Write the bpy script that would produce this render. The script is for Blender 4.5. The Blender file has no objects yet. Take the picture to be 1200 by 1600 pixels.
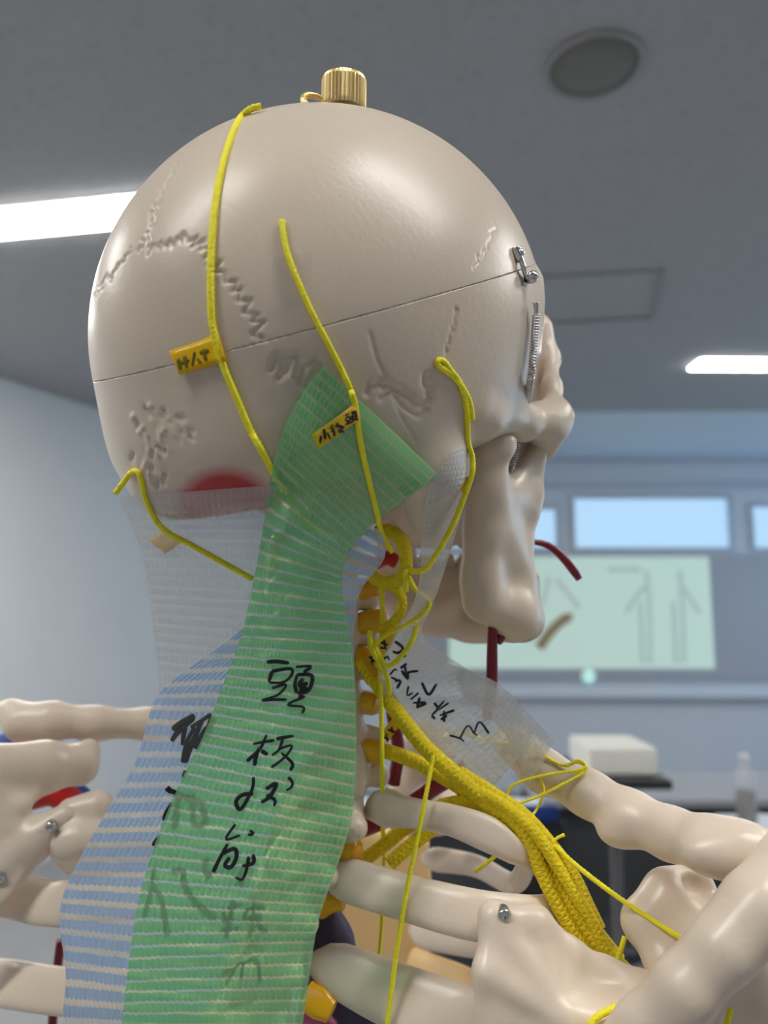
import bpy, bmesh, math, random
import numpy as np
from mathutils import Vector, Matrix
from mathutils.bvhtree import BVHTree
from mathutils.kdtree import KDTree

random.seed(7)
rng = np.random.default_rng(7)
scene = bpy.context.scene
COL = scene.collection

# ------------------------------------------------------------------ camera
F = 1200.0                      # focal length in pixels of the 1200 x 1600 frame
TILT = math.atan(160 / F)       # looking slightly up
CAM = np.array([0.0, 0.0, 1.42])
ct, st = math.cos(TILT), math.sin(TILT)
RC = np.array([[1, 0, 0], [0, st, ct], [0, -ct, st]])   # camera (right, down, depth) -> world

cd = bpy.data.cameras.new('camera')
cam = bpy.data.objects.new('camera', cd)
COL.objects.link(cam)
cam.location = CAM
cam.rotation_euler = (math.pi / 2 + TILT, 0, 0)
cd.sensor_fit = 'VERTICAL'
cd.sensor_height = 36.0
cd.lens = 36.0 * F / 1600.0
cd.clip_start = 0.01
cd.dof.use_dof = True
cd.dof.focus_distance = 0.262
cd.dof.aperture_fstop = 8.6
scene.camera = cam

# ------------------------------------------------------------------ light, exposure
LAMP = 22.0          # ceiling lamp strength
PANE = 0.56         # daylight behind the blinds of the front windows
SIDE = 1.35          # daylight through the side window
w = bpy.data.worlds.new('World')
scene.world = w
w.use_nodes = True
w.node_tree.nodes['Background'].inputs[0].default_value = (0.75, 0.85, 1.0, 1)
w.node_tree.nodes['Background'].inputs[1].default_value = 0.25
vs = scene.view_settings
vs.view_transform = 'Standard'
vs.look = 'None'
vs.gamma = 1.0
vs.use_curve_mapping = False
vs.exposure = 0.70
scene.cycles.max_bounces = 10
scene.cycles.transparent_max_bounces = 24
scene.cycles.use_denoising = True
scene.cycles.sample_clamp_indirect = 4.0
scene.cycles.caustics_reflective = False
scene.cycles.caustics_refractive = False


# ------------------------------------------------------------------ helpers
def c3(px, py, d):
    return np.array([(px - 600) / F * d, (py - 800) / F * d, d])


def toworld(v):
    return np.asarray(v, float) @ RC.T + CAM


def P(px, py, d):
    return toworld(c3(px, py, d))


def ray(px, py):
    v = RC @ np.array([(px - 600) / F, (py - 800) / F, 1.0])
    return v


def PY(px, py, Y):
    v = ray(px, py)
    return CAM + v * (Y / v[1])


def PZ(px, py, z):
    v = ray(px, py)
    return CAM + v * ((z - CAM[2]) / v[2])


ORG = {}


def link(name, me, mat, parent=None, smooth=True):
    """one mesh object; mesh given in world space, origin moved to its centre"""
    n = len(me.vertices)
    co = np.empty(n * 3, np.float32)
    me.vertices.foreach_get('co', co)
    co = co.reshape(-1, 3)
    mn, mx = co.min(0), co.max(0)
    c = (mn + mx) / 2
    if parent is None:
        c[2] = mn[2]
    me.vertices.foreach_set('co', (co - c).ravel())
    me.polygons.foreach_set('use_smooth', [smooth] * len(me.polygons))
    me.update()
    o = bpy.data.objects.new(name, me)
    COL.objects.link(o)
    if mat:
        for m in (mat if isinstance(mat, (list, tuple)) else [mat]):
            me.materials.append(m)
    ORG[o.name] = c
    if parent is not None:
        o.parent = parent
        o.location = c - ORG[parent.name]
    else:
        o.location = c
    return o


def mesh(name, verts, faces, uv=None):
    me = bpy.data.meshes.new(name)
    me.from_pydata([tuple(map(float, v)) for v in verts], [], [tuple(int(i) for i in f) for f in faces])
    if uv is not None:
        l = me.uv_layers.new(name='UVMap')
        vi = np.empty(len(me.loops), np.int32)
        me.loops.foreach_get('vertex_index', vi)
        l.data.foreach_set('uv', np.asarray(uv, np.float32)[vi].ravel())
    me.update()
    return me


def thing(name, label, cat, loc, group=None):
    o = bpy.data.objects.new(name, None)
    o.empty_display_size = 0.02
    COL.objects.link(o)
    o.location = loc
    ORG[o.name] = np.array(loc, float)
    return tag(o, label, cat, group)


def tag(o, label, cat, group=None):
    o['label'] = label
    o['category'] = cat
    if group:
        o['group'] = group
    return o


def struct(o):
    o['kind'] = 'structure'
    return o


def cat_rom(pts, n):
    """Catmull-Rom through rows of values, n samples evenly in arc length"""
    p = np.asarray(pts, float)
    if len(p) == 2:
        t = np.linspace(0, 1, n)[:, None]
        return p[0] * (1 - t) + p[1] * t
    q = np.vstack([2 * p[0] - p[1], p, 2 * p[-1] - p[-2]])
    out = []
    m = 24
    for i in range(1, len(q) - 2):
        t = np.linspace(0, 1, m, endpoint=False)[:, None]
        a, b, c, d = q[i - 1], q[i], q[i + 1], q[i + 2]
        out.append(0.5 * (2 * b + (c - a) * t + (2 * a - 5 * b + 4 * c - d) * t ** 2 + (3 * b - a - 3 * c + d) * t ** 3))
    out = np.vstack(out + [p[-1:]])
    s = np.r_[0, np.cumsum(np.linalg.norm(np.diff(out[:, :3], axis=0), axis=1))]
    u = np.linspace(0, s[-1], n)
    return np.stack([np.interp(u, s, out[:, k]) for k in range(out.shape[1])], 1)


def frames(p):
    t = np.gradient(p, axis=0)
    t /= np.linalg.norm(t, axis=1)[:, None] + 1e-12
    n = np.zeros_like(p)
    a = np.array([0.0, 0, 1]) if abs(t[0][2]) < 0.9 else np.array([1.0, 0, 0])
    v = a - t[0] * (a @ t[0])
    v /= np.linalg.norm(v)
    for i in range(len(p)):
        v = v - t[i] * (v @ t[i])
        v /= np.linalg.norm(v) + 1e-12
        n[i] = v
    return t, n, np.cross(t, n)


def sweep(pts, prof, nseg=16, kind=None, pitch=0.006, cap=True):
    """tube along world points; prof = (n,2) radii along both frame axes; returns verts, faces, uv"""
    t, a, b = frames(pts)
    s = np.r_[0, np.cumsum(np.linalg.norm(np.diff(pts, axis=0), axis=1))]
    th = np.linspace(0, 2 * math.pi, nseg, endpoint=False)
    V, U = [], []
    for i in range(len(pts)):
        k = np.ones(nseg)
        if kind == 'twist':
            k = 0.80 + 0.28 * np.abs(np.cos(1.5 * (th - 2 * math.pi * s[i] / pitch)))
        elif kind == 'braid':
            x, y = th * 4.0, 2 * math.pi * s[i] / pitch
            k = 0.93 + 0.10 * np.maximum(np.sin(x + y), np.sin(x - y + 1.3))
        ra, rb = prof[i]
        V.append(pts[i] + np.outer(np.cos(th) * k * ra, a[i]) + np.outer(np.sin(th) * k * rb, b[i]))
        U.append(np.c_[th / (2 * math.pi), np.full(nseg, s[i])])
    V = np.vstack(V)
    Fs = []
    for i in range(len(pts) - 1):
        for j in range(nseg):
            j2 = (j + 1) % nseg
            Fs.append((i * nseg + j, i * nseg + j2, (i + 1) * nseg + j2, (i + 1) * nseg + j))
    if cap:
        Fs.append(tuple(range(nseg))[::-1])
        Fs.append(tuple(range((len(pts) - 1) * nseg, len(pts) * nseg)))
    return V, Fs, np.vstack(U)


def join(parts):
    V, Fs, U, o = [], [], [], 0
    for v, f, u in parts:
        V.append(np.asarray(v)); U.append(np.asarray(u))
        Fs += [tuple(i + o for i in q) for q in f]
        o += len(v)
    return np.vstack(V), Fs, np.vstack(U)


def push(V, over, gap):
    """lift points that would sink into the surfaces they lie on"""
    V = np.array(V)
    for i in range(len(V)):
        d = V[i] - CAM
        L_ = np.linalg.norm(d)
        for b in over:
            r = b.ray_cast(Vector(CAM), Vector(d / L_))
            if r[0] is not None and r[3] - gap < L_ and r[3] > L_ - .05:
                L_ = r[3] - gap
        V[i] = CAM + d / np.linalg.norm(d) * L_
    return V


def tube(name, pts, r, mat, parent=None, n=None, nseg=12, kind=None, pitch=0.006, world=False, over=()):
    """pts rows (px, py, depth) or world; r scalar or list"""
    p = np.array(pts if world else [P(*q) for q in pts], float)
    rr = np.full(len(p), r, float) if np.isscalar(r) else np.asarray(r, float)
    if n is None:
        L = np.linalg.norm(np.diff(p, axis=0), axis=1).sum()
        n = int(max(12, min(900, L / ({'braid': 0.0003, 'twist': 0.0005}.get(kind, 0.003)))))
    q = cat_rom(np.c_[p, rr], n)
    if over:
        q[:, :3] = push(q[:, :3], over, q[0, 3] * .9)
        for it in range(4):
            q[1:-1, :3] = q[1:-1, :3] * .5 + .25 * (q[:-2, :3] + q[2:, :3])
    v, f, u = sweep(q[:, :3], np.c_[q[:, 3], q[:, 3]], nseg, kind, pitch)
    return link(name, mesh(name, v, f, u), mat, parent)


def box_bm(bm, lo, hi, bev=0.0):
    r = bmesh.ops.create_cube(bm, size=1.0)
    lo, hi = np.array(lo, float), np.array(hi, float)
    for v in r['verts']:
        v.co = Vector(((lo + hi) / 2 + np.array(v.co) * (hi - lo)))
    if bev:
        es = list({e for v in r['verts'] for e in v.link_edges})
        bmesh.ops.bevel(bm, geom=es, offset=bev, segments=3, affect='EDGES', profile=0.5)


def bm_obj(name, bm, mat, parent=None, smooth=False):
    me = bpy.data.meshes.new(name)
    bm.normal_update()
    bm.to_mesh(me)
    bm.free()
    return link(name, me, mat, parent, smooth)


def box(name, lo, hi, mat, parent=None, bev=0.0):
    bm = bmesh.new()
    box_bm(bm, lo, hi, bev)
    return bm_obj(name, bm, mat, parent)


def lathe_v(base, axis, prof, nseg=32, knurl=0):
    """prof rows (radius, height) about axis from base"""
    axis = np.array(axis, float); axis /= np.linalg.norm(axis)
    a = np.cross(axis, [0.3, 0.9, 0.1]); a /= np.linalg.norm(a)
    b = np.cross(axis, a)
    th = np.linspace(0, 2 * math.pi, nseg, endpoint=False)
    V, U = [], []
    for r, h in prof:
        k = 1.0
        if knurl and r > 0.002:
            k = 1 - 0.05 * (np.arange(nseg) % 2)
        V.append(np.array(base) + axis * h + np.outer(np.cos(th) * r * k, a) + np.outer(np.sin(th) * r * k, b))
        U.append(np.c_[th, np.full(nseg, h)])
    V = np.vstack(V); U = np.vstack(U)
    Fs = []
    for i in range(len(prof) - 1):
        for j in range(nseg):
            j2 = (j + 1) % nseg
            Fs.append((i * nseg + j, i * nseg + j2, (i + 1) * nseg + j2, (i + 1) * nseg + j))
    Fs.append(tuple(range(nseg))[::-1])
    Fs.append(tuple(range((len(prof) - 1) * nseg, len(prof) * nseg)))
    return V, Fs, U


def lathe(name, base, axis, prof, mat, parent=None, nseg=32, knurl=0, smooth=True):
    v, f, u = lathe_v(base, axis, prof, nseg, knurl)
    return link(name, mesh(name, v, f, u), mat, parent, smooth)


# ------------------------------------------------------------------ materials
def lin(r, g, b):
    return tuple(((x / 255) / 12.92 if x <= 10 else ((x / 255 + 0.055) / 1.055) ** 2.4) for x in (r, g, b)) + (1.0,)


def rim(t, base=0.04, normal=None, gain=0.7):
    lw = t.n('ShaderNodeLayerWeight'); lw.inputs['Blend'].default_value = 0.5
    if normal is not None:
        t.l(normal, lw.inputs['Normal'])
    p = t.n('ShaderNodeMath', operation='POWER'); p.inputs[1].default_value = 4.0
    t.l(lw.outputs['Facing'], p.inputs[0])
    m = t.n('ShaderNodeMath', operation='MULTIPLY_ADD'); m.inputs[1].default_value = gain; m.inputs[2].default_value = base
    t.l(p.outputs[0], m.inputs[0])
    return m.outputs[0]


class NT:
    def __init__(s, name):
        s.m = bpy.data.materials.new(name)
        s.m.use_nodes = True
        s.t = s.m.node_tree
        s.b = s.t.nodes['Principled BSDF']
        s.out = s.t.nodes['Material Output']

    def n(s, typ, **kw):
        x = s.t.nodes.new(typ)
        for k, v in kw.items():
            if k.startswith('i_'):
                x.inputs[k[2:].replace('_', ' ')].default_value = v
            else:
                setattr(x, k, v)
        return x

    def l(s, a, b):
        s.t.links.new(a, b)


def plain(name, col, rough=0.5, metal=0.0, noise=0.0, nscale=40.0, bump=0.0, emis=None, es=0.0, sub=0.0, spec=0.5):
    t = NT(name)
    t.b.inputs['Base Color'].default_value = col
    t.b.inputs['Roughness'].default_value = rough
    t.b.inputs['Metallic'].default_value = metal
    t.b.inputs['Specular IOR Level'].default_value = spec
    if sub:
        t.b.inputs['Subsurface Weight'].default_value = sub
        t.b.inputs['Subsurface Radius'].default_value = (0.006, 0.004, 0.003)
        t.b.inputs['Subsurface Scale'].default_value = 1.0
    if emis:
        t.b.inputs['Emission Color'].default_value = emis
        t.b.inputs['Emission Strength'].default_value = es
    if noise or bump:
        g = t.n('ShaderNodeNewGeometry')
        nz = t.n('ShaderNodeTexNoise', i_Scale=nscale, i_Detail=4.0)
        t.l(g.outputs['Position'], nz.inputs['Vector'])
        if noise:
            mx = t.n('ShaderNodeMix', data_type='RGBA')
            mx.inputs[6].default_value = tuple(x * (1 - noise) for x in col[:3]) + (1,)
            mx.inputs[7].default_value = tuple(min(1, x * (1 + noise)) for x in col[:3]) + (1,)
            t.l(nz.outputs['Fac'], mx.inputs[0])
            t.l(mx.outputs[2], t.b.inputs['Base Color'])
        if bump:
            bp = t.n('ShaderNodeBump', i_Strength=bump, i_Distance=0.001)
            t.l(nz.outputs['Fac'], bp.inputs['Height'])
            t.l(bp.outputs['Normal'], t.b.inputs['Normal'])
    return t.m


def bone_mat(name, col, rough=0.33, paint=False):
    t = NT(name)
    b = t.b
    g = t.n('ShaderNodeNewGeometry')
    n1 = t.n('ShaderNodeTexNoise', i_Scale=28.0, i_Detail=3.0)
    n2 = t.n('ShaderNodeTexNoise', i_Scale=420.0, i_Detail=2.0)
    n3 = t.n('ShaderNodeTexNoise', i_Scale=1300.0, i_Detail=2.0)
    for n in (n1, n2, n3):
        t.l(g.outputs['Position'], n.inputs['Vector'])
    mx = t.n('ShaderNodeMix', data_type='RGBA')
    mx.inputs[6].default_value = tuple(x * 0.95 for x in col[:3]) + (1,)
    mx.inputs[7].default_value = tuple(min(1, x * 1.05) for x in col[:3]) + (1,)
    t.l(n1.outputs['Fac'], mx.inputs[0])
    outc = mx.outputs[2]
    if paint:
        at = t.n('ShaderNodeAttribute', attribute_name='paint')
        m2 = t.n('ShaderNodeMix', data_type='RGBA')
        m2.inputs[7].default_value = lin(178, 30, 38)
        t.l(at.outputs['Fac'], m2.inputs[0])
        t.l(outc, m2.inputs[6])
        outc = m2.outputs[2]
    t.l(outc, b.inputs['Base Color'])
    b.inputs['Roughness'].default_value = rough
    b.inputs['Specular IOR Level'].default_value = 0.45
    b.inputs['Subsurface Weight'].default_value = 0.12
    b.inputs['Subsurface Radius'].default_value = (0.006, 0.0035, 0.002)
    b.inputs['Subsurface Scale'].default_value = 1.0
    ad = t.n('ShaderNodeMath', operation='ADD')
    ml = t.n('ShaderNodeMath', operation='MULTIPLY')
    ml.inputs[1].default_value = 0.35
    t.l(n3.outputs['Fac'], ml.inputs[0])
    t.l(n2.outputs['Fac'], ad.inputs[0])
    t.l(ml.outputs[0], ad.inputs[1])
    b.inputs['Coat Weight'].default_value = 0.2
    b.inputs['Coat Roughness'].default_value = 0.26
    bp = t.n('ShaderNodeBump', i_Strength=0.14, i_Distance=0.0006)
    t.l(ad.outputs[0], bp.inputs['Height'])
    t.l(bp.outputs['Normal'], b.inputs['Normal'])
    t.l(bp.outputs['Normal'], b.inputs['Coat Normal'])
    return t.m


def band_mat(name, col, clear, stripe, duty, clear_tr, col_tr, weave=0.0016, rough=0.28, trans=None, gloss=0.07):
    """woven translucent plastic band: coloured rows crossed by clear bare threads; UVs are in metres"""
    t = NT(name)
    t.t.nodes.remove(t.b)
    uv = t.n('ShaderNodeUVMap', uv_map='UVMap')
    sp = t.n('ShaderNodeSeparateXYZ')
    t.l(uv.outputs['UV'], sp.inputs[0])
    nz = t.n('ShaderNodeTexNoise', i_Scale=260.0, i_Detail=1.0)
    t.l(uv.outputs['UV'], nz.inputs['Vector'])

    def math_(op, a, b=None):
        m = t.n('ShaderNodeMath', operation=op)
        for k, x in enumerate((a, b)):
            if x is None:
                continue
            if hasattr(x, 'links'):
                t.l(x, m.inputs[k])
            else:
                m.inputs[k].default_value = x
        return m.outputs[0]
    u, v = sp.outputs[0], sp.outputs[1]
    wob = math_('MULTIPLY', math_('SUBTRACT', nz.outputs['Fac'], 0.5), 0.0009)
    fu = math_('FRACT', math_('DIVIDE', u, weave))
    wav = math_('MULTIPLY', math_('SINE', math_('MULTIPLY', u, 2 * math.pi / weave)), stripe * 0.05)
    fv = math_('FRACT', math_('DIVIDE', math_('ADD', math_('ADD', v, wav), wob), stripe))
    # distance from thread centre 0..1
    isclear = math_('LESS_THAN', fv, duty)
    seam = math_('LESS_THAN', fu, 0.16)
    half = math_('MULTIPLY', seam, 0.38)
    mask = math_('MAXIMUM', isclear, half)
    hu = math_('SINE', math_('MULTIPLY', fu, math.pi))
    hv = math_('SINE', math_('MULTIPLY', fv, math.pi))
    height = math_('MULTIPLY', hu, hv)
    bp = t.n('ShaderNodeBump', i_Strength=0.5, i_Distance=0.00035)
    t.l(height, bp.inputs['Height'])
    mc = t.n('ShaderNodeMix', data_type='RGBA')
    mc.inputs[6].default_value = col
    mc.inputs[7].default_value = clear
    t.l(mask, mc.inputs[0])
    df = t.n('ShaderNodeBsdfDiffuse')
    tl = t.n('ShaderNodeBsdfTranslucent')
    gl = t.n('ShaderNodeBsdfGlossy')
    gl.inputs['Roughness'].default_value = rough
    tr = t.n('ShaderNodeBsdfTransparent')
    mt = t.n('ShaderNodeMix', data_type='RGBA')
    mt.inputs[6].default_value = trans or col
    mt.inputs[7].default_value = (0.97, 0.97, 0.97, 1)
    t.l(mask, mt.inputs[0])
    t.l(mt.outputs[2], tr.inputs['Color'])
    t.l(mc.outputs[2], df.inputs['Color'])
    t.l(mc.outputs[2], tl.inputs['Color'])
    for x in (df, tl, gl):
        t.l(bp.outputs['Normal'], x.inputs['Normal'])
    m1 = t.n('ShaderNodeMixShader')
    m1.inputs[0].default_value = 0.33
    t.l(df.outputs[0], m1.inputs[1]); t.l(tl.outputs[0], m1.inputs[2])
    trf = t.n('ShaderNodeMapRange')
    trf.inputs['To Min'].default_value = col_tr
    trf.inputs['To Max'].default_value = clear_tr
    t.l(mask, trf.inputs['Value'])
    m2 = t.n('ShaderNodeMixShader')
    t.l(trf.outputs[0], m2.inputs[0])
    t.l(m1.outputs[0], m2.inputs[1]); t.l(tr.outputs[0], m2.inputs[2])
    m3 = t.n('ShaderNodeMixShader')
    t.l(rim(t, gloss, bp.outputs['Normal']), m3.inputs[0])
    t.l(m2.outputs[0], m3.inputs[1]); t.l(gl.outputs[0], m3.inputs[2])
    t.l(m3.outputs[0], t.out.inputs['Surface'])
    return t.m


M = {}
M['bone'] = bone_mat('ivory_bone_plastic', (0.74, 0.62, 0.50, 1), 0.34)
M['skull'] = bone_mat('skull_plastic', (0.63, 0.53, 0.425, 1), 0.39, paint=True)
M['cord'] = plain('yellow_cord', lin(255, 236, 36), 0.6, noise=0.12, nscale=900, bump=0.5)
M['braid'] = plain('yellow_braid', lin(252, 218, 22), 0.7, noise=0.15, nscale=1200, bump=0.8)
M['nerve'] = plain('yellow_nerve_plastic', lin(233, 172, 14), 0.3, noise=0.1, nscale=60, sub=0.1)
M['tag'] = plain('yellow_tape', lin(240, 192, 5), 0.3)
M['ink'] = plain('black_ink', (0.006, 0.006, 0.008, 1), 0.35)
M['artery'] = plain('dark_red_artery', lin(120, 14, 38), 0.35, noise=0.1)
M['redpl'] = plain('red_plastic', lin(190, 22, 30), 0.4)
M['vein'] = plain('purple_vein', lin(62, 52, 84), 0.4, noise=0.15, nscale=120)
M['bluev'] = plain('blue_vein', lin(30, 62, 150), 0.5)
M['pink'] = plain('pink_nerve', lin(200, 90, 130), 0.4)
M['tan'] = plain('tan_cartilage', lin(222, 186, 130), 0.4, noise=0.06, sub=0.1)
M['steel'] = plain('polished_steel', (0.62, 0.62, 0.62, 1), 0.22, 1.0)
M['brass'] = plain('brass', (0.80, 0.60, 0.28, 1), 0.42, 1.0)
M['green'] = band_mat('green_woven_band', lin(158, 236, 166), lin(226, 240, 206), 0.0036, 0.22, 0.54, 0.45, trans=lin(150, 235, 160))
M['blue'] = band_mat('blue_woven_band', lin(186, 212, 250), lin(240, 236, 230), 0.0056, 0.36, 0.5, 0.14, trans=lin(150, 185, 240))
M['clear'] = band_mat('clear_woven_band', lin(222, 222, 222), lin(240, 240, 240), 0.0036, 0.3, 0.62, 0.52, trans=(0.95, 0.95, 0.95, 1))
M['clear2'] = band_mat('clear_fine_woven_band', lin(222, 224, 226), lin(240, 240, 240), 0.0022, 0.35, 0.5, 0.36, weave=0.0022, trans=(0.95, 0.95, 0.95, 1))


def film_mat(name, tint, tr, rough=0.12):
    t = NT(name)
    t.t.nodes.remove(t.b)
    tr_ = t.n('ShaderNodeBsdfTransparent'); tr_.inputs[0].default_value = tint
    g = t.n('ShaderNodeBsdfGlossy'); g.inputs['Roughness'].default_value = rough
    d = t.n('ShaderNodeBsdfDiffuse'); d.inputs[0].default_value = tint
    nz = t.n('ShaderNodeTexNoise', i_Scale=300.0)
    ge = t.n('ShaderNodeNewGeometry')
    t.l(ge.outputs['Position'], nz.inputs['Vector'])
    bp = t.n('ShaderNodeBump', i_Strength=0.3, i_Distance=0.0006)
    t.l(nz.outputs['Fac'], bp.inputs['Height'])
    t.l(bp.outputs['Normal'], g.inputs['Normal'])
    a = t.n('ShaderNodeMixShader'); a.inputs[0].default_value = tr
    t.l(d.outputs[0], a.inputs[1]); t.l(tr_.outputs[0], a.inputs[2])
    b = t.n('ShaderNodeMixShader')
    t.l(rim(t, 0.03, None, 0.2), b.inputs[0]); t.l(a.outputs[0], b.inputs[1]); t.l(g.outputs[0], b.inputs[2])
    t.l(b.outputs[0], t.out.inputs['Surface'])
    return t.m


M['film'] = film_mat('clear_adhesive_film', (0.98, 0.98, 0.98, 1), 0.97)
M['amber'] = film_mat('amber_tape', lin(246, 196, 10), 0.12, 0.25)


def ceiling_mat():
    t = NT('ceiling_board')
    ge = t.n('ShaderNodeNewGeometry')
    nz = t.n('ShaderNodeTexNoise', i_Scale=26.0, i_Detail=5.0)
    vo = t.n('ShaderNodeTexVoronoi', i_Scale=22.0)
    t.l(ge.outputs['Position'], nz.inputs['Vector'])
    t.l(ge.outputs['Position'], vo.inputs['Vector'])
    rp = t.n('ShaderNodeMapRange')
    rp.inputs['From Min'].default_value = 0.05; rp.inputs['From Max'].default_value = 0.3
    rp.inputs['To Min'].default_value = 0.86; rp.inputs['To Max'].default_value = 1.0
    t.l(vo.outputs['Distance'], rp.inputs['Value'])
    mx = t.n('ShaderNodeMix', data_type='RGBA')
    mx.inputs[6].default_value = (0.37, 0.37, 0.38, 1); mx.inputs[7].default_value = (0.43, 0.43, 0.44, 1)
    t.l(nz.outputs['Fac'], mx.inputs[0])
    m2 = t.n('ShaderNodeMix', data_type='RGBA', blend_type='MULTIPLY')
    m2.inputs[0].default_value = 1.0
    t.l(mx.outputs[2], m2.inputs[6]); t.l(rp.outputs[0], m2.inputs[7])
    t.l(m2.outputs[2], t.b.inputs['Base Color'])
    t.b.inputs['Roughness'].default_value = 0.9
    return t.m


def emit(name, col, s):
    return plain(name, (0.8, 0.8, 0.8, 1), 0.5, emis=col, es=s)


M['ceil'] = ceiling_mat()
M['wall'] = plain('painted_wall', (0.66, 0.70, 0.76, 1), 0.8, noise=0.03, nscale=3)
M['wall2'] = plain('painted_side_wall', (0.82, 0.83, 0.84, 1), 0.8, noise=0.03, nscale=3)
M['floor'] = plain('grey_floor', (0.33, 0.33, 0.335, 1), 0.5, noise=0.08, nscale=5)
M['frame'] = plain('aluminium_frame', (0.50, 0.56, 0.64, 1), 0.4, 0.0)
M['lamp'] = emit('lamp_diffuser', (1.0, 0.99, 0.96, 1), LAMP)
M['house'] = plain('white_fixture', (0.8, 0.8, 0.8, 1), 0.4)
M['spk'] = plain('grille_grey', (0.20, 0.20, 0.18, 1), 0.8, noise=0.1, nscale=300)
M['board'] = plain('whiteboard', (0.42, 0.44, 0.49, 1), 0.35)
M['black'] = plain('black_plastic', (0.02, 0.02, 0.022, 1), 0.4)
M['dark'] = plain('dark_grey_panel', (0.065, 0.068, 0.075, 1), 0.5, noise=0.08, nscale=8)
M['paper'] = plain('white_paper', (0.85, 0.84, 0.76, 1), 0.7)
M['white'] = plain('white_top', (0.85, 0.87, 0.9, 1), 0.4)
M['bluefab'] = plain('blue_fabric', (0.02, 0.05, 0.25, 1), 0.8)
M['cola'] = plain('dark_drink', (0.05, 0.02, 0.015, 1), 0.2)
M['petbottle'] = film_mat('clear_bottle_plastic', (0.9, 0.92, 0.93, 1), 0.75)

# ================================================================== THE ROOM
CZ, FY = 2.75, 6.48
XL, XR, YB = -4.2, 4.6, -3.4
# the left wall follows the line the ceiling edge makes
a0, a1 = PZ(0, 590, CZ), PZ(392, 716, CZ)
ldir = (a1 - a0) / np.linalg.norm(a1 - a0)


def lwall(y):
    return a0 + ldir * ((y - a0[1]) / ldir[1])


lb, lf = lwall(-1.0), lwall(FY)
struct(box('floor', (-9, YB, -0.1), (XR, FY + 0.2, 0.0), M['floor']))
struct(box('ceiling', (-9, YB, CZ), (XR, FY + 0.2, CZ + 0.1), M['ceil']))
bm = bmesh.new()
nrm = np.array([-ldir[1], ldir[0], 0])
vv = []
for p in (lb, lf):
    for off in (0, 0.12):
        for z in (0, CZ):
            vv.append(bm.verts.new((p[0] + nrm[0] * off, p[1] + nrm[1] * off, z)))
bmesh.ops.convex_hull(bm, input=vv)
struct(bm_obj('wall_left', bm, M['wall2']))
RW = (2.0, 6.2, 0.95, 2.30)      # y0, y1, z0, z1 of the window in the right wall
bm = bmesh.new()
box_bm(bm, (XR, YB, 0), (XR + 0.12, FY + 0.2, RW[2]))
box_bm(bm, (XR, YB, RW[3]), (XR + 0.12, FY + 0.2, CZ))
box_bm(bm, (XR, YB, RW[2]), (XR + 0.12, RW[0], RW[3]))
box_bm(bm, (XR, RW[1], RW[2]), (XR + 0.12, FY + 0.2, RW[3]))
struct(bm_obj('wall_right', bm, M['wall2']))
struct(box('wall_back', (-9, YB - 0.12, 0), (XR, YB, CZ), M['wall2']))

# front wall with three window openings
panes = [(700, 790, 876, 862), (890, 773, 1148, 862), (1168, 786, 1420, 862)]
wb = []
for x0, y0, x1, y1 in panes:
    p, q = PY(x0, y0, FY), PY(x1, y1, FY)
    wb.append((p[0], q[0], q[2], p[2]))
bm = bmesh.new()
zb = min(w_[2] for w_ in wb)
zt = max(w_[3] for w_ in wb)
box_bm(bm, (-5.5, FY, 0), (XR, FY + 0.15, zb))
box_bm(bm, (-5.5, FY, zt), (XR, FY + 0.15, CZ))
xs = -5.5
for k, (x0, x1, z0, z1) in enumerate(wb):
    box_bm(bm, (xs, FY, zb), (x0, FY + 0.15, zt))
    if z1 < zt - 1e-4:
        box_bm(bm, (x0, FY, z1), (x1, FY + 0.15, zt))
    xs = x1
box_bm(bm, (xs, FY, zb), (XR, FY + 0.15, zt))
struct(bm_obj('wall_front', bm, M['wall']))


def pane_mat(name, PANE):
    t = NT(name)
    ge = t.n('ShaderNodeNewGeometry')
    sp = t.n('ShaderNodeSeparateXYZ')
    t.l(ge.outputs['Position'], sp.inputs[0])
    m = t.n('ShaderNodeMath', operation='MULTIPLY'); m.inputs[1].default_value = 2 * math.pi / 0.025
    t.l(sp.outputs[2], m.inputs[0])
    s = t.n('ShaderNodeMath', operation='SINE'); t.l(m.outputs[0], s.inputs[0])
    r = t.n('ShaderNodeMapRange')
    r.inputs['From Min'].default_value = -1
    r.inputs['To Min'].default_value = PANE * 0.9; r.inputs['To Max'].default_value = PANE * 1.08
    t.l(s.outputs[0], r.inputs['Value'])
    t.l(r.outputs[0], t.b.inputs['Emission Strength'])
    t.b.inputs['Emission Color'].default_value = (0.47, 0.73, 1.0, 1)
    t.b.inputs['Base Color'].default_value = (0.1, 0.12, 0.14, 1)
    return t.m


M['pane'] = pane_mat('backlit_blind', PANE)
M['side_pane'] = pane_mat('side_blind', SIDE)
for k, (x0, x1, z0, z1) in enumerate(wb):
    fr = 0.035
    bm = bmesh.new()
    box_bm(bm, (x0, FY - 0.02, z0), (x0 + fr, FY + 0.08, z1))
    box_bm(bm, (x1 - fr, FY - 0.02, z0), (x1, FY + 0.08, z1))
    box_bm(bm, (x0 + fr, FY - 0.02, z0), (x1 - fr, FY + 0.08, z0 + fr))
    box_bm(bm, (x0 + fr, FY - 0.02, z1 - fr), (x1 - fr, FY + 0.08, z1))
    o = struct(bm_obj('window_%d' % (k + 1), bm, M['frame']))
    box('window_blind', (x0 + fr, FY + 0.03, z0 + fr), (x1 - fr, FY + 0.04, z1 - fr), M['pane'], o)
bm = bmesh.new()
for y in np.linspace(RW[0], RW[1], 5):
    box_bm(bm, (XR - 0.01, y - 0.03, RW[2]), (XR + 0.08, y + 0.03, RW[3]))
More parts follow.
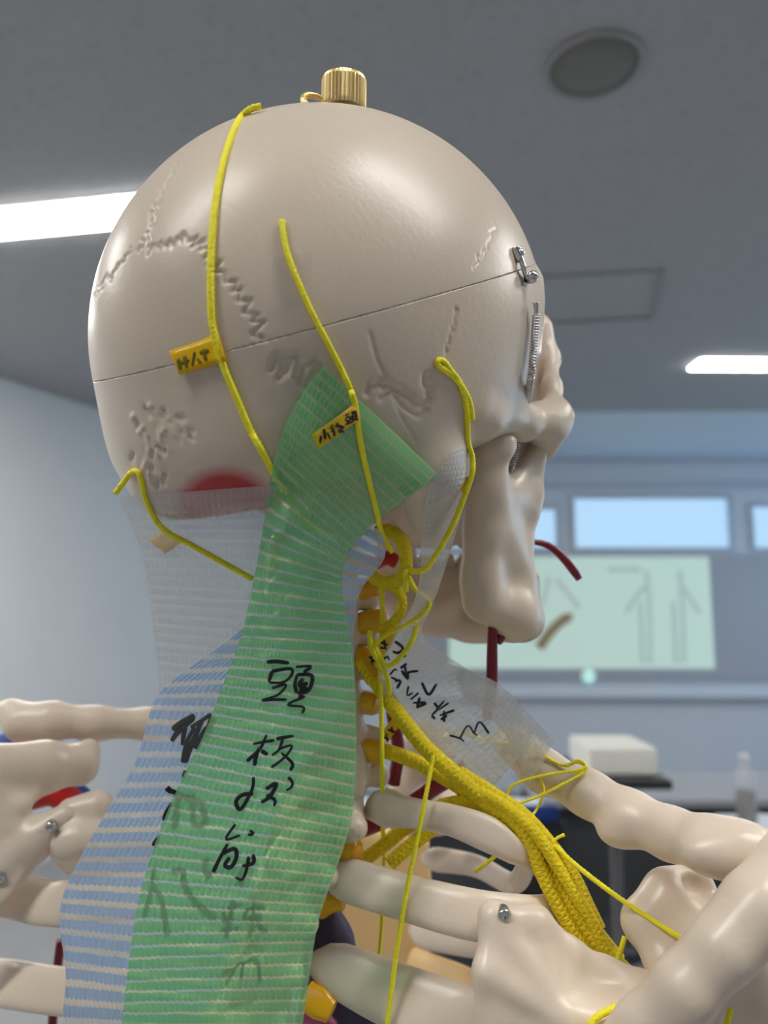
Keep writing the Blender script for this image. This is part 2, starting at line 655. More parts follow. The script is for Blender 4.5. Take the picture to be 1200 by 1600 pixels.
for z in (RW[2] + .02, RW[3] - .02):
    box_bm(bm, (XR - 0.008, RW[0], z - .02), (XR + 0.075, RW[1], z + .02))
o = struct(bm_obj('window_4', bm, M['frame']))
box('window_blind', (XR + 0.05, RW[0], RW[2]), (XR + 0.06, RW[1], RW[3]), M['side_pane'], o)
p, q = PY(780, 716, FY), PY(1200, 760, FY)
struct(box('trim_1', (-4, FY - 0.05, p[2] - 0.035), (XR, FY, p[2] - 0.005), M['frame']))
struct(box('trim_2', (-4, FY - 0.03, q[2] - 0.02), (XR, FY, q[2] + 0.03), M['frame']))

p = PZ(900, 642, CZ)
M['strip'] = plain('painted_window_glow', (0.62, 0.70, 0.80, 1), 0.6)  # pale blue colour stands in for window light on the ceiling
struct(box('ceiling_glow_strip', (-4, p[1], CZ - 0.012), (XR, FY, CZ - 0.0005), M['strip']))
# ceiling lamps ------------------------------------------------------


def lamp(x0, x1, y, label, wid=0.115, rot=0.0):
    t = thing('ceiling_lamp', label, 'lamp', ((x0 + x1) / 2, y, CZ - 0.013), 'linear ceiling lamps')
    bm = bmesh.new()
    box_bm(bm, (x0, y - wid / 2 - 0.006, CZ - 0.006), (x1, y + wid / 2 + 0.006, CZ - 0.0005))
    h = bm_obj('lamp_housing', bm, M['house'], t)
    d = box('lamp_diffuser', (x0 + 0.005, y - wid / 2, CZ - 0.013), (x1 - 0.005, y + wid / 2, CZ - 0.0063), M['lamp'], t, 0.003)
    t.rotation_euler = (0, 0, rot)
    return t


q = PZ(0, 347, CZ)
q2 = PZ(196, 328, CZ)
ang = math.atan2(q2[1] - q[1], q2[0] - q[0])
L = lamp(q[0] - 1.35, q[0] + 1.35, q[1], 'bright linear ceiling lamp at the left, partly hidden behind the skull', 0.17, ang)
mid = q + (q2 - q) / np.linalg.norm(q2 - q) * -0.65
L.location = (mid[0], mid[1], CZ - 0.013)
q = PZ(1083, 568, CZ)
lamp(q[0], q[0] + 1.25, q[1], 'short bright ceiling lamp at the right edge above the windows', 0.15, math.radians(1.0))

lamp(0.38, 1.5, -0.12, 'linear ceiling lamp above the viewer on the right', 0.15, 0.0)
lamp(-1.65, -0.35, -0.55, 'linear ceiling lamp behind the viewer on the left', 0.15, 0.30)
lamp(1.5, 2.8, 1.15, 'linear ceiling lamp above the right side of the room', 0.15, 0.0)
lamp(-2.9, -1.6, 0.95, 'linear ceiling lamp near the left wall above the frame', 0.15, 0.2)
# round ceiling speaker ---------------------------------------------
q = PZ(928, 103, CZ)
t = thing('ceiling_speaker', 'round grey speaker recessed in the ceiling at upper right', 'speaker', (q[0], q[1], CZ - 0.01))
r0 = np.linalg.norm(PZ(855, 118, CZ) - PZ(1000, 92, CZ)) / 2
bmv = lathe_v((q[0], q[1], CZ - 0.0005), (0, 0, -1), [(r0 * 1.10, 0), (r0 * 1.09, 0.008), (r0 * 1.0, 0.010), (r0 * 0.97, 0.004)], 64)
link('speaker_rim', mesh('speaker_rim', *bmv), plain('speaker_rim_grey', (0.34, 0.33, 0.33, 1), 0.6), t)
lathe('speaker_grille', (q[0], q[1], CZ - 0.002), (0, 0, -1), [(r0 * 0.96, 0), (r0 * 0.95, 0.004), (r0 * 0.4, 0.005)], M['spk'], t, 64)

# access hatch in the ceiling ----------------------------------------
h = [PZ(800, 433, CZ), PZ(1040, 420, CZ), PZ(1022, 495, CZ), PZ(800, 507, CZ)]
bm = bmesh.new()
hc = sum(h) / 4
for i in range(4):
    a, b = h[i], h[(i + 1) % 4]
    ai, bi = a + (hc - a) * 0.035, b + (hc - b) * 0.035
    top = [bm.verts.new((x[0], x[1], CZ - 0.012)) for x in (a, b, bi, ai)]
    bot = [bm.verts.new((x[0], x[1], CZ - 0.0005)) for x in (a, b, bi, ai)]
    bm.faces.new(top)
    for j in range(4):
        bm.faces.new((top[j], bot[j], bot[(j + 1) % 4], top[(j + 1) % 4]))
bmesh.ops.recalc_face_normals(bm, faces=bm.faces)
hm = plain('hatch_rim', (0.36, 0.36, 0.37, 1), 0.6)
struct(bm_obj('trim_3', bm, hm))

# whiteboard, slide, tray ----------------------------------------------
p, q = PY(640, 868, FY - 0.04), PY(1290, 1062, FY - 0.04)
wbd = thing('whiteboard', 'wide grey whiteboard on the front wall below the windows', 'whiteboard', (p[0] / 2 + q[0] / 2, FY - 0.02, q[2]))
box('board_panel', (p[0], FY - 0.04, q[2]), (q[0], FY - 0.001, p[2]), M['board'], wbd, 0.004)
tr0, tr1 = PY(640, 1072, FY - 0.1), PY(1290, 1090, FY - 0.1)
tm = plain('pale_aluminium', (0.72, 0.78, 0.86, 1), 0.35)
box('pen_tray', (tr0[0], FY - 0.12, tr1[2]), (tr1[0], FY - 0.001, tr0[2]), tm, wbd, 0.006)
p, q = PY(700, 870, FY - 0.045), PY(1117, 1045, FY - 0.045)
slide = thing('projected_slide', 'pale green projected slide on the whiteboard right of the jaw', 'projection', (p[0] / 2 + q[0] / 2, FY - 0.05, q[2]))
sm = emit('slide_light', lin(190, 226, 210), 0.29)
sm.node_tree.nodes['Principled BSDF'].inputs['Base Color'].default_value = (0.5, 0.55, 0.52, 1)
box('slide_picture', (p[0], FY - 0.047, q[2]), (q[0], FY - 0.0405, p[2]), sm, slide)


def flat_strokes(name, polys, wpx, Y, mat, parent):
    parts = []
    for pl in polys:
        pts = cat_rom([PY(x, y, Y) for x, y in pl], 16)
        parts.append(sweep(pts, np.tile([[wpx / 185 / 2, 0.0008]], (16, 1)) if False else np.tile([[wpx / 185 / 2, wpx / 185 / 2]], (16, 1)) * [1, 1], 8))
    v, f, u = join(parts)
    v = np.array(v)
    v[:, 1] = Y + (v[:, 1] - Y) * 0.03
    return link(name, mesh(name, v, f, u), mat, parent)


gm = emit('slide_grey_line', lin(170, 200, 190), 0.27)
gm.node_tree.nodes['Principled BSDF'].inputs['Base Color'].default_value = (0.40, 0.44, 0.42, 1)
om = emit('slide_brown', lin(150, 120, 70), 0.2)
om.node_tree.nodes['Principled BSDF'].inputs['Base Color'].default_value = (0.2, 0.17, 0.12, 1)
for cx, sgn in ((1010, -1), (1062, 1)):
    bits = [[(cx, 893), (cx + 2, 912), (cx + 5, 960), (cx + 6, 1036)], [(cx + 2, 914), (cx + 14 * sgn, 930), (cx + 32 * sgn, 958)], [(cx - 10, 940), (cx - 8, 980), (cx - 6, 1036)]]
    for bt in bits:
        flat_strokes('slide_line_drawing', [bt], 7, FY - 0.049, gm, slide)
for bt in ([(870, 905), (905, 950)], [(858, 900), (848, 945)], [(950, 890), (1000, 890)]):
    flat_strokes('slide_line_drawing', [bt], 7, FY - 0.049, gm, slide)
flat_strokes('slide_bone_picture', [[(842, 1012), (862, 985), (884, 966), (893, 968)]], 15, FY - 0.0495, om, slide)
q = PY(920, 1057, FY - 0.05)
mg = lathe('round_magnet', (q[0], FY - 0.041, q[2]), (0, -1, 0), [(0.056, 0), (0.056, 0.008), (0.045, 0.014), (0.02, 0.016)],
           plain('mint_magnet_glow', (0.62, 0.9, 0.82, 1), 0.3, emis=(0.6, 1, 0.85, 1), es=0.25), None, 40)  # glow put into the material, the magnet itself is no lamp
tag(mg, 'small round pale mint magnet with a painted glow below the projected slide', 'magnet')

# teacher's desk, tables, stand ------------------------------------------
dt = PZ(1000, 1262, 0.72)
Yd = 2.9


def desk(name, label, x0, x1, y0, y1, z, top, panel):
    t = thing(name, label, 'desk', ((x0 + x1) / 2, (y0 + y1) / 2, 0))
    box('desk_top', (x0, y0, z - 0.03), (x1, y1, z), top, t, 0.004)
    box('front_panel', (x0 + 0.04, y0 + 0.10, 0.10), (x1 - 0.04, y0 + 0.12, z - 0.031), panel, t)
    for x in (x0 + 0.03, x1 - 0.07):
        for y in (y0 + 0.03, y1 - 0.06):
            box('leg', (x, y, 0), (x + 0.035, y + 0.035, z - 0.031), M['black'], t)
    return t


a = PZ(1000, 1250, 0.72)
e1, e2 = PZ(840, 1250, .72), PZ(1240, 1250, .72)
M['deskgrey'] = plain('grey_desk_top', (0.36, 0.37, 0.40, 1), 0.5)
desk('dark_desk', 'long dark grey desk in the blurred room behind the clavicle', e1[0], e2[0] + .4, a[1], a[1] + 0.55, 0.72, M['deskgrey'], M['dark'])
a2, b2 = PZ(832, 1228, 0.735), PZ(832, 1290, 0.735)
desk('white_table', 'white table top just visible below the clear tape end', a2[0] - 0.9, a2[0] - .02, b2[1] + .06, a[1] - .03, 0.735, M['white'], M['dark'])
cb_ = PZ(858, 1270, .72)
a, b = PZ(1100, 1268, 0.735), PZ(1140, 1352, 0.735)
desk('white_desk', 'white topped desk at the right edge with a drink bottle on it', a[0] + 0.02, a[0] + 1.1, b[1], a[1] - 0.03, 0.735, M['white'], M['dark'])
q = PZ(1168, 1285, 0.735)
bt = thing('drink_bottle', 'half empty plastic bottle of dark drink on the white desk', 'bottle', (q[0], q[1], 0.735))
lathe('bottle_body', (q[0], q[1], 0.7355), (0, 0, 1), [(0.030, 0), (0.033, 0.01), (0.033, 0.14), (0.028, 0.165), (0.014, 0.19), (0.013, 0.2)], M['petbottle'], bt)
lathe('drink', (q[0], q[1], 0.737), (0, 0, 1), [(0.028, 0), (0.031, 0.01), (0.031, 0.10), (0.029, 0.101)], M['cola'], bt)
lathe('bottle_cap', (q[0], q[1], 0.936), (0, 0, 1), [(0.0145, 0), (0.0145, 0.016), (0.012, 0.018)], M['house'], bt, 24)
# small lectern on a pole with a stack of paper
Ys = 2.30
q0, q1 = PY(898, 1196, Ys), PY(1015, 1196, Ys)
stn = thing('laptop_stand', 'black pole stand with a small tilted black top', 'stand', ((q0[0] + q1[0]) / 2, Ys, 0))
xm = (q0[0] + q1[0]) / 2
box('stand_top', (q0[0], Ys - 0.18, q0[2] - 0.03), (q1[0], Ys + 0.18, q0[2] - 0.005), M['black'], stn, 0.005)
lathe('pole', (xm, Ys, 0.03), (0, 0, 1), [(0.022, 0), (0.022, 0.3), (0.018, 0.302), (0.018, q0[2] - 0.062)], M['black'], stn, 20)
bm = bmesh.new()
box_bm(bm, (xm - 0.22, Ys - 0.03, 0.0), (xm + 0.22, Ys + 0.03, 0.029), 0.005)
box_bm(bm, (xm - 0.03, Ys - 0.22, 0.0), (xm + 0.03, Ys + 0.22, 0.0285), 0.005)
bm_obj('foot', bm, M['black'], stn)
p0, p1 = PY(904, 1158, Ys), PY(1004, 1158, Ys)
pb = box('paper_stack', (p0[0], Ys - 0.12, q0[2] - 0.0045), (p1[0], Ys + 0.12, p0[2]), M['paper'], None, 0.006)
tag(pb, 'thick cream stack of paper lying on the black pole stand', 'paper')


q = PY(858, 1268, 2.6)
bx = thing('blue_chair', 'blue backed chair blurred behind the yellow bundle beside the white table', 'chair', (q[0], 2.6, 0))
box('backrest', (q[0] - .12, 2.585, q[2] - .28), (q[0] + .05, 2.61, q[2] - .031), M['black'], bx, .012)
box('top_rail', (q[0] - .10, 2.58, q[2] - .03), (q[0] + .03, 2.615, q[2] + .02), M['bluefab'], bx, .012)
box('seat', (q[0] - .20, 2.35, .42), (q[0] + .2, 2.62, .46), M['black'], bx, .012)
for sx in (-1, 1):
    for yy in (2.38, 2.59):
        tube('leg', [(q[0] + sx * .17, yy, .425), (q[0] + sx * .18, yy, 0.0)], .011, M['steel'], bx, world=True, n=6)

# ================================================================== THE SKELETON MODEL
# sculpting in camera-aligned metres (right, down, depth): smooth unions on a grid, then surface nets
class Field:
    def __init__(s, lo, hi, h):
        s.lo = np.array(lo, float); s.h = h
        s.n = np.ceil((np.array(hi) - s.lo) / h).astype(int) + 1
        s.D = np.full(tuple(s.n), 0.05, np.float32)

    def win(s, lo, hi):
        i0 = np.maximum(np.floor((np.array(lo) - s.lo) / s.h).astype(int), 0)
        i1 = np.minimum(np.ceil((np.array(hi) - s.lo) / s.h).astype(int) + 1, s.n)
        sl = tuple(slice(a, b) for a, b in zip(i0, i1))
        ax = [(s.lo[k] + s.h * np.arange(i0[k], i1[k])).astype(np.float32) for k in range(3)]
        return sl, ax[0][:, None, None], ax[1][None, :, None], ax[2][None, None, :]

    def put(s, sl, d, k, mode):
        A = s.D[sl]
        if A.size == 0:
            return
        if mode == 'sub':
            d = -d
            hh = np.maximum(k - np.abs(A - d), 0) / k
            s.D[sl] = np.maximum(A, d) + hh * hh * k * 0.25
        else:
            hh = np.maximum(k - np.abs(A - d), 0) / k
            s.D[sl] = np.minimum(A, d) - hh * hh * k * 0.25

    def ell(s, c, r, R=None, k=0.006, mode='add'):
        c = np.array(c, float); r = np.array(r, float)
        R = np.eye(3) if R is None else np.array(R, float)
        ext = np.sqrt(((R * r) ** 2).sum(1)) + 2 * k + 3 * s.h
        sl, X, Y, Z = s.win(c - ext, c + ext)
        x, y, z = X - c[0], Y - c[1], Z - c[2]
        q = [(R[0, i] * x + R[1, i] * y + R[2, i] * z) for i in range(3)]
        k0 = np.sqrt(sum((q[i] / r[i]) ** 2 for i in range(3)))
        k1 = np.sqrt(sum((q[i] / r[i] ** 2) ** 2 for i in range(3))) + 1e-9
        s.put(sl, k0 * (k0 - 1) / k1, k, mode)

    def cone(s, a, b, ra, rb, k=0.004, mode='add'):
        a = np.array(a, float); b = np.array(b, float)
        m = max(ra, rb) + 2 * k + 3 * s.h
        sl, X, Y, Z = s.win(np.minimum(a, b) - m, np.maximum(a, b) + m)
        ab = b - a; L2 = ab @ ab + 1e-12
        x, y, z = X - a[0], Y - a[1], Z - a[2]
        t = np.clip((x * ab[0] + y * ab[1] + z * ab[2]) / L2, 0, 1)
        d = np.sqrt((x - t * ab[0]) ** 2 + (y - t * ab[1]) ** 2 + (z - t * ab[2]) ** 2) - (ra + (rb - ra) * t)
        s.put(sl, d, k, mode)

    def chain(s, pts, rs, k=0.004, mode='add'):
        for i in range(len(pts) - 1):
            s.cone(pts[i], pts[i + 1], rs[i], rs[i + 1], k, mode)

    def tri(s, a, b, c, r, k=0.004, mode='add'):
        a, b, c = (np.array(v, float) for v in (a, b, c))
        m = r + 2 * k + 3 * s.h
        sl, X, Y, Z = s.win(np.minimum(np.minimum(a, b), c) - m, np.maximum(np.maximum(a, b), c) + m)
        X, Y, Z = np.broadcast_arrays(X, Y, Z)
        ba, cb, ac = b - a, c - b, a - c
        nor = np.cross(ba, ac)

        def dot(v, p):
            return v[0] * p[0] + v[1] * p[1] + v[2] * p[2]
        pa = (X - a[0], Y - a[1], Z - a[2]); pb = (X - b[0], Y - b[1], Z - b[2]); pc = (X - c[0], Y - c[1], Z - c[2])
        ins = (np.sign(dot(np.cross(ba, nor), pa)) + np.sign(dot(np.cross(cb, nor), pb)) + np.sign(dot(np.cross(ac, nor), pc))) < 2

        def edge(e, p):
            t = np.clip(dot(e, p) / (e @ e), 0, 1)
            return (e[0] * t - p[0]) ** 2 + (e[1] * t - p[1]) ** 2 + (e[2] * t - p[2]) ** 2
        de = np.minimum(np.minimum(edge(ba, pa), edge(cb, pb)), edge(ac, pc))
        dp = dot(nor, pa) ** 2 / (nor @ nor)
        s.put(sl, np.sqrt(np.where(ins, de, dp)) - r, k, mode)

    def half(s, n, o, k=0.004):
        """keep the side where (p-o).n < 0"""
        sl, X, Y, Z = s.win(s.lo, s.lo + s.h * s.n)
        n = np.array(n, float); n /= np.linalg.norm(n)
        d = (X - o[0]) * n[0] + (Y - o[1]) * n[1] + (Z - o[2]) * n[2]
        s.put(sl, -d, k, 'sub')

    def nets(s, smooth=3):
        D = s.D
        nx, ny, nz = D.shape
        neg = D < 0
        c = np.zeros((nx - 1, ny - 1, nz - 1), np.int8)
        for dx in (0, 1):
            for dy in (0, 1):
                for dz in (0, 1):
                    c += neg[dx:nx - 1 + dx, dy:ny - 1 + dy, dz:nz - 1 + dz]
        act = (c > 0) & (c < 8)
        ijk = np.argwhere(act)
        idx = np.full(act.shape, -1, np.int32)
        idx[act] = np.arange(len(ijk))
        acc = np.zeros((len(ijk), 3)); cnt = np.zeros(len(ijk))
        cor = [(0, 0, 0), (1, 0, 0), (0, 1, 0), (1, 1, 0), (0, 0, 1), (1, 0, 1), (0, 1, 1), (1, 1, 1)]
        val = [D[ijk[:, 0] + a, ijk[:, 1] + b, ijk[:, 2] + e] for a, b, e in cor]
        for i, j in ((0, 1), (2, 3), (4, 5), (6, 7), (0, 2), (1, 3), (4, 6), (5, 7), (0, 4), (1, 5), (2, 6), (3, 7)):
            m = (val[i] < 0) != (val[j] < 0)
            t = np.where(m, val[i] / np.where(m, val[i] - val[j], 1), 0)
            p = np.array(cor[i])[None, :] + t[:, None] * (np.array(cor[j]) - np.array(cor[i]))[None, :]
            acc[m] += p[m]; cnt[m] += 1
        V = s.lo + s.h * (ijk + acc / cnt[:, None])
        Q = []
        for ax in range(3):
            o1, o2 = [(1, 2), (2, 0), (0, 1)][ax]
            e = np.zeros(3, int); e[ax] = 1
            A = neg[:nx - e[0], :ny - e[1], :nz - e[2]]
            B = neg[e[0]:, e[1]:, e[2]:]
            ed = np.argwhere(A != B)
            ed = ed[(ed[:, o1] > 0) & (ed[:, o2] > 0) & (ed[:, o1] < D.shape[o1] - 1) & (ed[:, o2] < D.shape[o2] - 1)]
            u = np.zeros(3, int); u[o1] = 1
            v = np.zeros(3, int); v[o2] = 1
            q = [idx[tuple((ed - off).T)] for off in (0 * u, u, u + v, v)]
            q = np.stack(q, 1)
            fl = A[tuple(ed.T)]
            q[fl] = q[fl][:, ::-1]
            Q.append(q)
        Q = np.vstack(Q)
        E_ = np.vstack([Q[:, [0, 1]], Q[:, [1, 2]], Q[:, [2, 3]], Q[:, [3, 0]]])
        deg = np.bincount(E_.ravel(), minlength=len(V)).astype(float)[:, None]
        for it in range(smooth):
            for lamb in (0.6, -0.62):
                S = np.zeros_like(V)
                for k in range(3):
                    S[:, k] = np.bincount(E_[:, 0], V[E_[:, 1], k], len(V)) + np.bincount(E_[:, 1], V[E_[:, 0], k], len(V))
                V = V + lamb * (S / np.maximum(deg, 1) - V)
        return V, Q[:, ::-1]


def np_mesh(name, V, Q):
    me = bpy.data.meshes.new(name)
    me.vertices.add(len(V)); me.loops.add(Q.size); me.polygons.add(len(Q))
    me.vertices.foreach_set('co', np.asarray(V, np.float32).ravel())
    me.loops.foreach_set('vertex_index', Q.astype(np.int32).ravel())
    me.polygons.foreach_set('loop_start', np.arange(0, Q.size, Q.shape[1], dtype=np.int32))
    me.polygons.foreach_set('loop_total', np.full(len(Q), Q.shape[1], dtype=np.int32))
    me.update(calc_edges=True)
    me.validate()
    return me


def sculpt(name, fld, mat, parent, smooth=3):
    V, Q = fld.nets(smooth)
    return link(name, np_mesh(name, toworld(V), Q), mat, parent)


def bvh_of(o):
    me = o.data
    w_ = ORG[o.name]
    return BVHTree.FromPolygons([tuple(np.array(v.co) + w_) for v in me.vertices], [tuple(p.vertices) for p in me.polygons])


def hit(bv, px, py, fallback=None):
    d = Vector(ray(px, py)).normalized()
    r = bv.ray_cast(Vector(CAM), d)
    if r[0] is None:
        return fallback
    v = (np.array(r[0]) - CAM) @ RC
    return float(v[2])


SK = thing('skeleton_model', 'life size ivory anatomical skeleton seen from behind its right shoulder', 'skeleton', tuple(PZ(600, 2600, 0.0) * 0 + np.array([-0.02, 0.30, 0.0])))

# ---------------- cranium
RS = np.array([[.662, .717, -.218], [.077, -.354, -.932], [-.746, .6, -.289]])   # columns: right, forward, up
CS = np.array([-.0186, -.0653, .2976])


def sl_(x, y, z):
    return CS + RS @ np.array([x, y, z])


fd = Field((-0.125, -0.165, 0.205), (0.115, 0.06, 0.42), 0.00125)
fd.ell(CS, (.0712, .0929, .0833), RS, k=0.004)
# cut away below the skull base
fd.half(-RS[:, 2] * 1.0 + RS[:, 1] * -0.16, sl_(0, 0, -0.045), k=0.016)
# occiput and nuchal swelling
fd.ell(sl_(0, -0.066, -0.022), (.042, .022, .020), RS, k=0.02)
fd.ell(sl_(0, -0.083, -0.030), (.012, .007, .007), RS, k=0.012)
# mastoids
for sx in (1, -1):
    fd.cone(sl_(sx * .055, -.018, -.045), sl_(sx * .050, -.018, -.061), .013, .007, k=0.012)
# skull base, palate and upper jaw
fd.ell(sl_(0, 0.01, -0.058), (.034, .05, .014), RS, k=0.016)
fd.ell(sl_(0, 0.062, -0.062), (.028, .030, .030), RS, k=0.012)
# right orbit hollow and fossa behind the arch
fd.ell(c3(864, 560, .312), (.0125, .021, .024), None, k=0.005, mode='sub')
fd.ell(c3(826, 602, .300), (.0088, .0088, .020), None, k=0.004, mode='sub')
fd.ell(c3(800, 745, .315), (.018, .022, .03), None, k=0.012, mode='sub')
# lateral orbital rim
fd.chain([c3(830, 440, .303), c3(823, 510, .296), c3(808, 562, .292), c3(788, 590, .288), c3(784, 612, .289), c3(798, 642, .297)],
         [.0035, .0030, .0030, .0030, .0032, .0042], k=0.006)
# cheek bone, arch
fd.chain([c3(735, 640, .262), c3(758, 655, .268), c3(790, 648, .282), c3(815, 662, .298), c3(845, 660, .310), c3(868, 645, .318), c3(862, 605, .330), c3(858, 560, .345), c3(846, 515, .350)],
         [.006, .0045, .0036, .0058, .0058, .0046, .0034, .004, .005], k=0.006)
fd.cone(c3(858, 668, .316), c3(846, 700, .326), .007, .006, k=0.01)
fd.tri(c3(868, 660, .322), c3(840, 705, .335), c3(800, 700, .345), .004, k=0.008)
# inner wall of the orbit and nose
fd.tri(c3(838, 505, .352), c3(856, 555, .356), c3(822, 640, .340), .003, k=0.006)
fd.tri(c3(838, 505, .352), c3(800, 560, .335), c3(822, 640, .340), .003, k=0.006)
fd.tri(c3(856, 555, .356), c3(858, 615, .346), c3(822, 640, .340), .003, k=0.006)
# middle of the face between cheek and upper jaw
fd.cone(c3(815, 690, .345), c3(775, 795, .385), .009, .0155, k=0.010)
fd.cone(c3(836, 560, .362), c3(800, 700, .372), .0085, .011, k=0.008)
# far upper jaw seen from behind
fd.tri(c3(640, 790, .360), c3(800, 760, .385), c3(640, 742, .345), .010, k=0.008)
fd.tri(c3(640, 835, .372), c3(790, 825, .392), c3(640, 760, .352), .007, k=0.006)
fd.tri(c3(790, 825, .392), c3(790, 760, .380), c3(640, 760, .352), .007, k=0.006)
V, Q = fd.nets(4)
me = np_mesh('skull_raw', toworld(V), Q)
tmp = bpy.data.objects.new('tmp', me)
COL.objects.link(tmp)
md = tmp.modifiers.new('s', 'SUBSURF'); md.levels = 1; md.render_levels = 1
dg = bpy.context.evaluated_depsgraph_get()
me2 = bpy.data.meshes.new_from_object(tmp.evaluated_get(dg))
bpy.data.objects.remove(tmp)
n = len(me2.vertices)
co = np.empty(n * 3, np.float32); me2.vertices.foreach_get('co', co); co = co.reshape(-1, 3).astype(float)
no = np.empty(n * 3, np.float32); me2.vertex_normals.foreach_get('vector', no) if hasattr(me2, 'vertex_normals') else me2.vertices.foreach_get('normal', no)
no = no.reshape(-1, 3)
SKULL = BVHTree.FromPolygons([tuple(v) for v in toworld(V)], [tuple(int(i) for i in q) for q in Q])
# pixel coordinates of every vertex, only for carving the sutures where the model has them
vc = (co - CAM) @ RC
facing = ((co - CAM) * no).sum(1) < 0


def zig(pl, amp, step, seed=0, sharp=0.6):
    r = np.random.default_rng(seed)
    p = cat_rom([(x, y, 0) for x, y in pl], max(6, int(sum(math.dist(a, b) for a, b in zip(pl, pl[1:])) / step)))[:, :2]
    t = np.gradient(p, axis=0); t /= np.linalg.norm(t, axis=1)[:, None] + 1e-9
    nn = np.c_[-t[:, 1], t[:, 0]]
    sgn = np.where(np.arange(len(p)) % 2 == 0, 1, -1) * r.uniform(0.1, 1.0, len(p))
    q = p + nn * (sgn * amp)[:, None] + t * (r.uniform(-1, 1, len(p)) * step * sharp)[:, None]
    return q


grooves = []   # (points px, width m, depth m)
grooves.append((zig([(318, 190), (300, 215), (284, 240), (268, 270), (255, 300), (243, 322)], 5, 6, 1), .0007, .0004))
grooves.append((zig([(243, 322), (238, 345), (230, 368), (222, 386)], 9, 5, 2), .0006, .0006))
grooves.append((zig([(222, 386), (240, 390), (262, 380), (290, 372), (312, 384), (330, 402)], 12, 6, 3), .0006, .0007))
grooves.append((zig([(330, 402), (350, 428), (372, 450), (388, 478), (402, 505), (408, 530)], 13, 9, 4), .0006, .0007))
grooves.append((zig([(222, 386), (203, 393), (186, 415), (172, 432), (160, 440), (147, 468)], 7, 7, 5), .0006, .0006))
grooves.append(([(424, 575), (434, 556), (440, 575), (436, 590)], .0012, .0011))
grooves.append(([(446, 582), (452, 558), (464, 556), (468, 566), (462, 590)], .0012, .0011))
grooves.append(([(470, 598), (476, 570), (494, 562), (500, 572), (486, 590), (478, 600), (492, 604)], .0012, .0011))
grooves.append((zig([(714, 480), (710, 505), (703, 528), (695, 555)], 3, 7, 6), .0007, .0007))
grooves.append((zig([(775, 350), (765, 380), (750, 400), (738, 425)], 5, 7, 7), .0006, .0004))
grooves.append(([(578, 520), (588, 560), (604, 592), (622, 640), (650, 690)], .0008, .0004))
grooves.append((zig([(572, 612), (590, 600), (615, 606), (640, 622), (660, 636), (672, 612), (664, 588)], 4, 8, 8), .0016, .0012))
grooves.append(([(596, 622), (612, 612), (630, 634), (655, 650), (668, 640)], .0014, .0009))
for i in range(36):
    x = 236 + rng.normal(0, 14); y = rng.uniform(630, 750)
    grooves.append(([(x, y), (x + rng.normal(0, 5), y + rng.uniform(4, 16))], .0011, rng.uniform(-.0008, .0011)))
for i in range(10):
    x = rng.uniform(250, 300); y = rng.uniform(650, 690)
    grooves.append(([(x, y), (x + 5, y + 5)], .0011, rng.uniform(.0003, .0008)))
kd_pts = []
disp = np.zeros(n)
sel = np.where(facing)[0]
kd = KDTree(len(sel))
for i, v in enumerate(sel):
    kd.insert(co[v], i)
kd.balance()
for pl, wd, dp in grooves:
    dense = []
    pl = np.asarray(pl, float)
    for a, b in zip(pl, pl[1:]):
        m = max(2, int(np.linalg.norm(b - a) / 2))
        for t_ in np.linspace(0, 1, m, endpoint=False):
            dense.append(a + (b - a) * t_)
    best = {}
    for x, y in dense:
        d_ = hit(SKULL, x, y)
        if d_ is None:
            continue
        wp = P(x, y, d_)
        for (_, i, dist) in kd.find_range(wp, wd * 2.2):
            if dist < best.get(i, 9):
                best[i] = dist
    for i, dist in best.items():
        g = dp * math.exp(-(dist / wd) ** 2 * 1.6)
        v = sel[i]
        if abs(g) > abs(disp[v]):
            disp[v] = g
co2 = co - no * disp[:, None]
# painted red muscle patch on the nape
px_ = 600 + F * vc[:, 0] / vc[:, 2]
py_ = 800 + F * vc[:, 1] / vc[:, 2]
pt = np.clip(1.25 - np.sqrt(((px_ - 352) / 72) ** 2 + ((py_ - 785) / 52) ** 2) * 1.05, 0, 1) * facing
pt = np.clip(pt * 2.2, 0, 1)
me2.vertices.foreach_set('co', co2.astype(np.float32).ravel())
at = me2.attributes.new('paint', 'FLOAT', 'POINT')
at.data.foreach_set('value', pt.astype(np.float32))
me2.update()
# saw cut that frees the skull cap
A_, B_, C_ = c3(145, 597, .25), c3(830, 413, .30), c3(500, 507, .24)
nc = np.cross(B_ - A_, C_ - A_); nc /= np.linalg.norm(nc)
if nc[1] > 0:
    nc = -nc                                   # points up in the picture
ncw = RC @ nc
pw = toworld(A_)
parts = {}
for nm, sgn in (('calvarium', 1), ('cranium', -1)):
    bm = bmesh.new()
    bm.from_mesh(me2)
    r = bmesh.ops.bisect_plane(bm, geom=list(bm.verts) + list(bm.edges) + list(bm.faces), dist=1e-7,
                               plane_co=Vector(pw), plane_no=Vector(ncw), clear_inner=(sgn == 1), clear_outer=(sgn == -1))
    cut = [e for e in r['geom_cut'] if isinstance(e, bmesh.types.BMEdge)]
    bmesh.ops.holes_fill(bm, edges=cut, sides=0)
    off = Vector(ncw) * (0.00011 * sgn)
    for v in bm.verts:
        v.co += off
    m_ = bpy.data.meshes.new(nm)
    bm.to_mesh(m_); bm.free()
    parts[nm] = link(nm, m_, M['skull'], SK)
bpy.data.meshes.remove(me2); bpy.data.meshes.remove(me)
cal, cra = parts['calvarium'], parts['cranium']

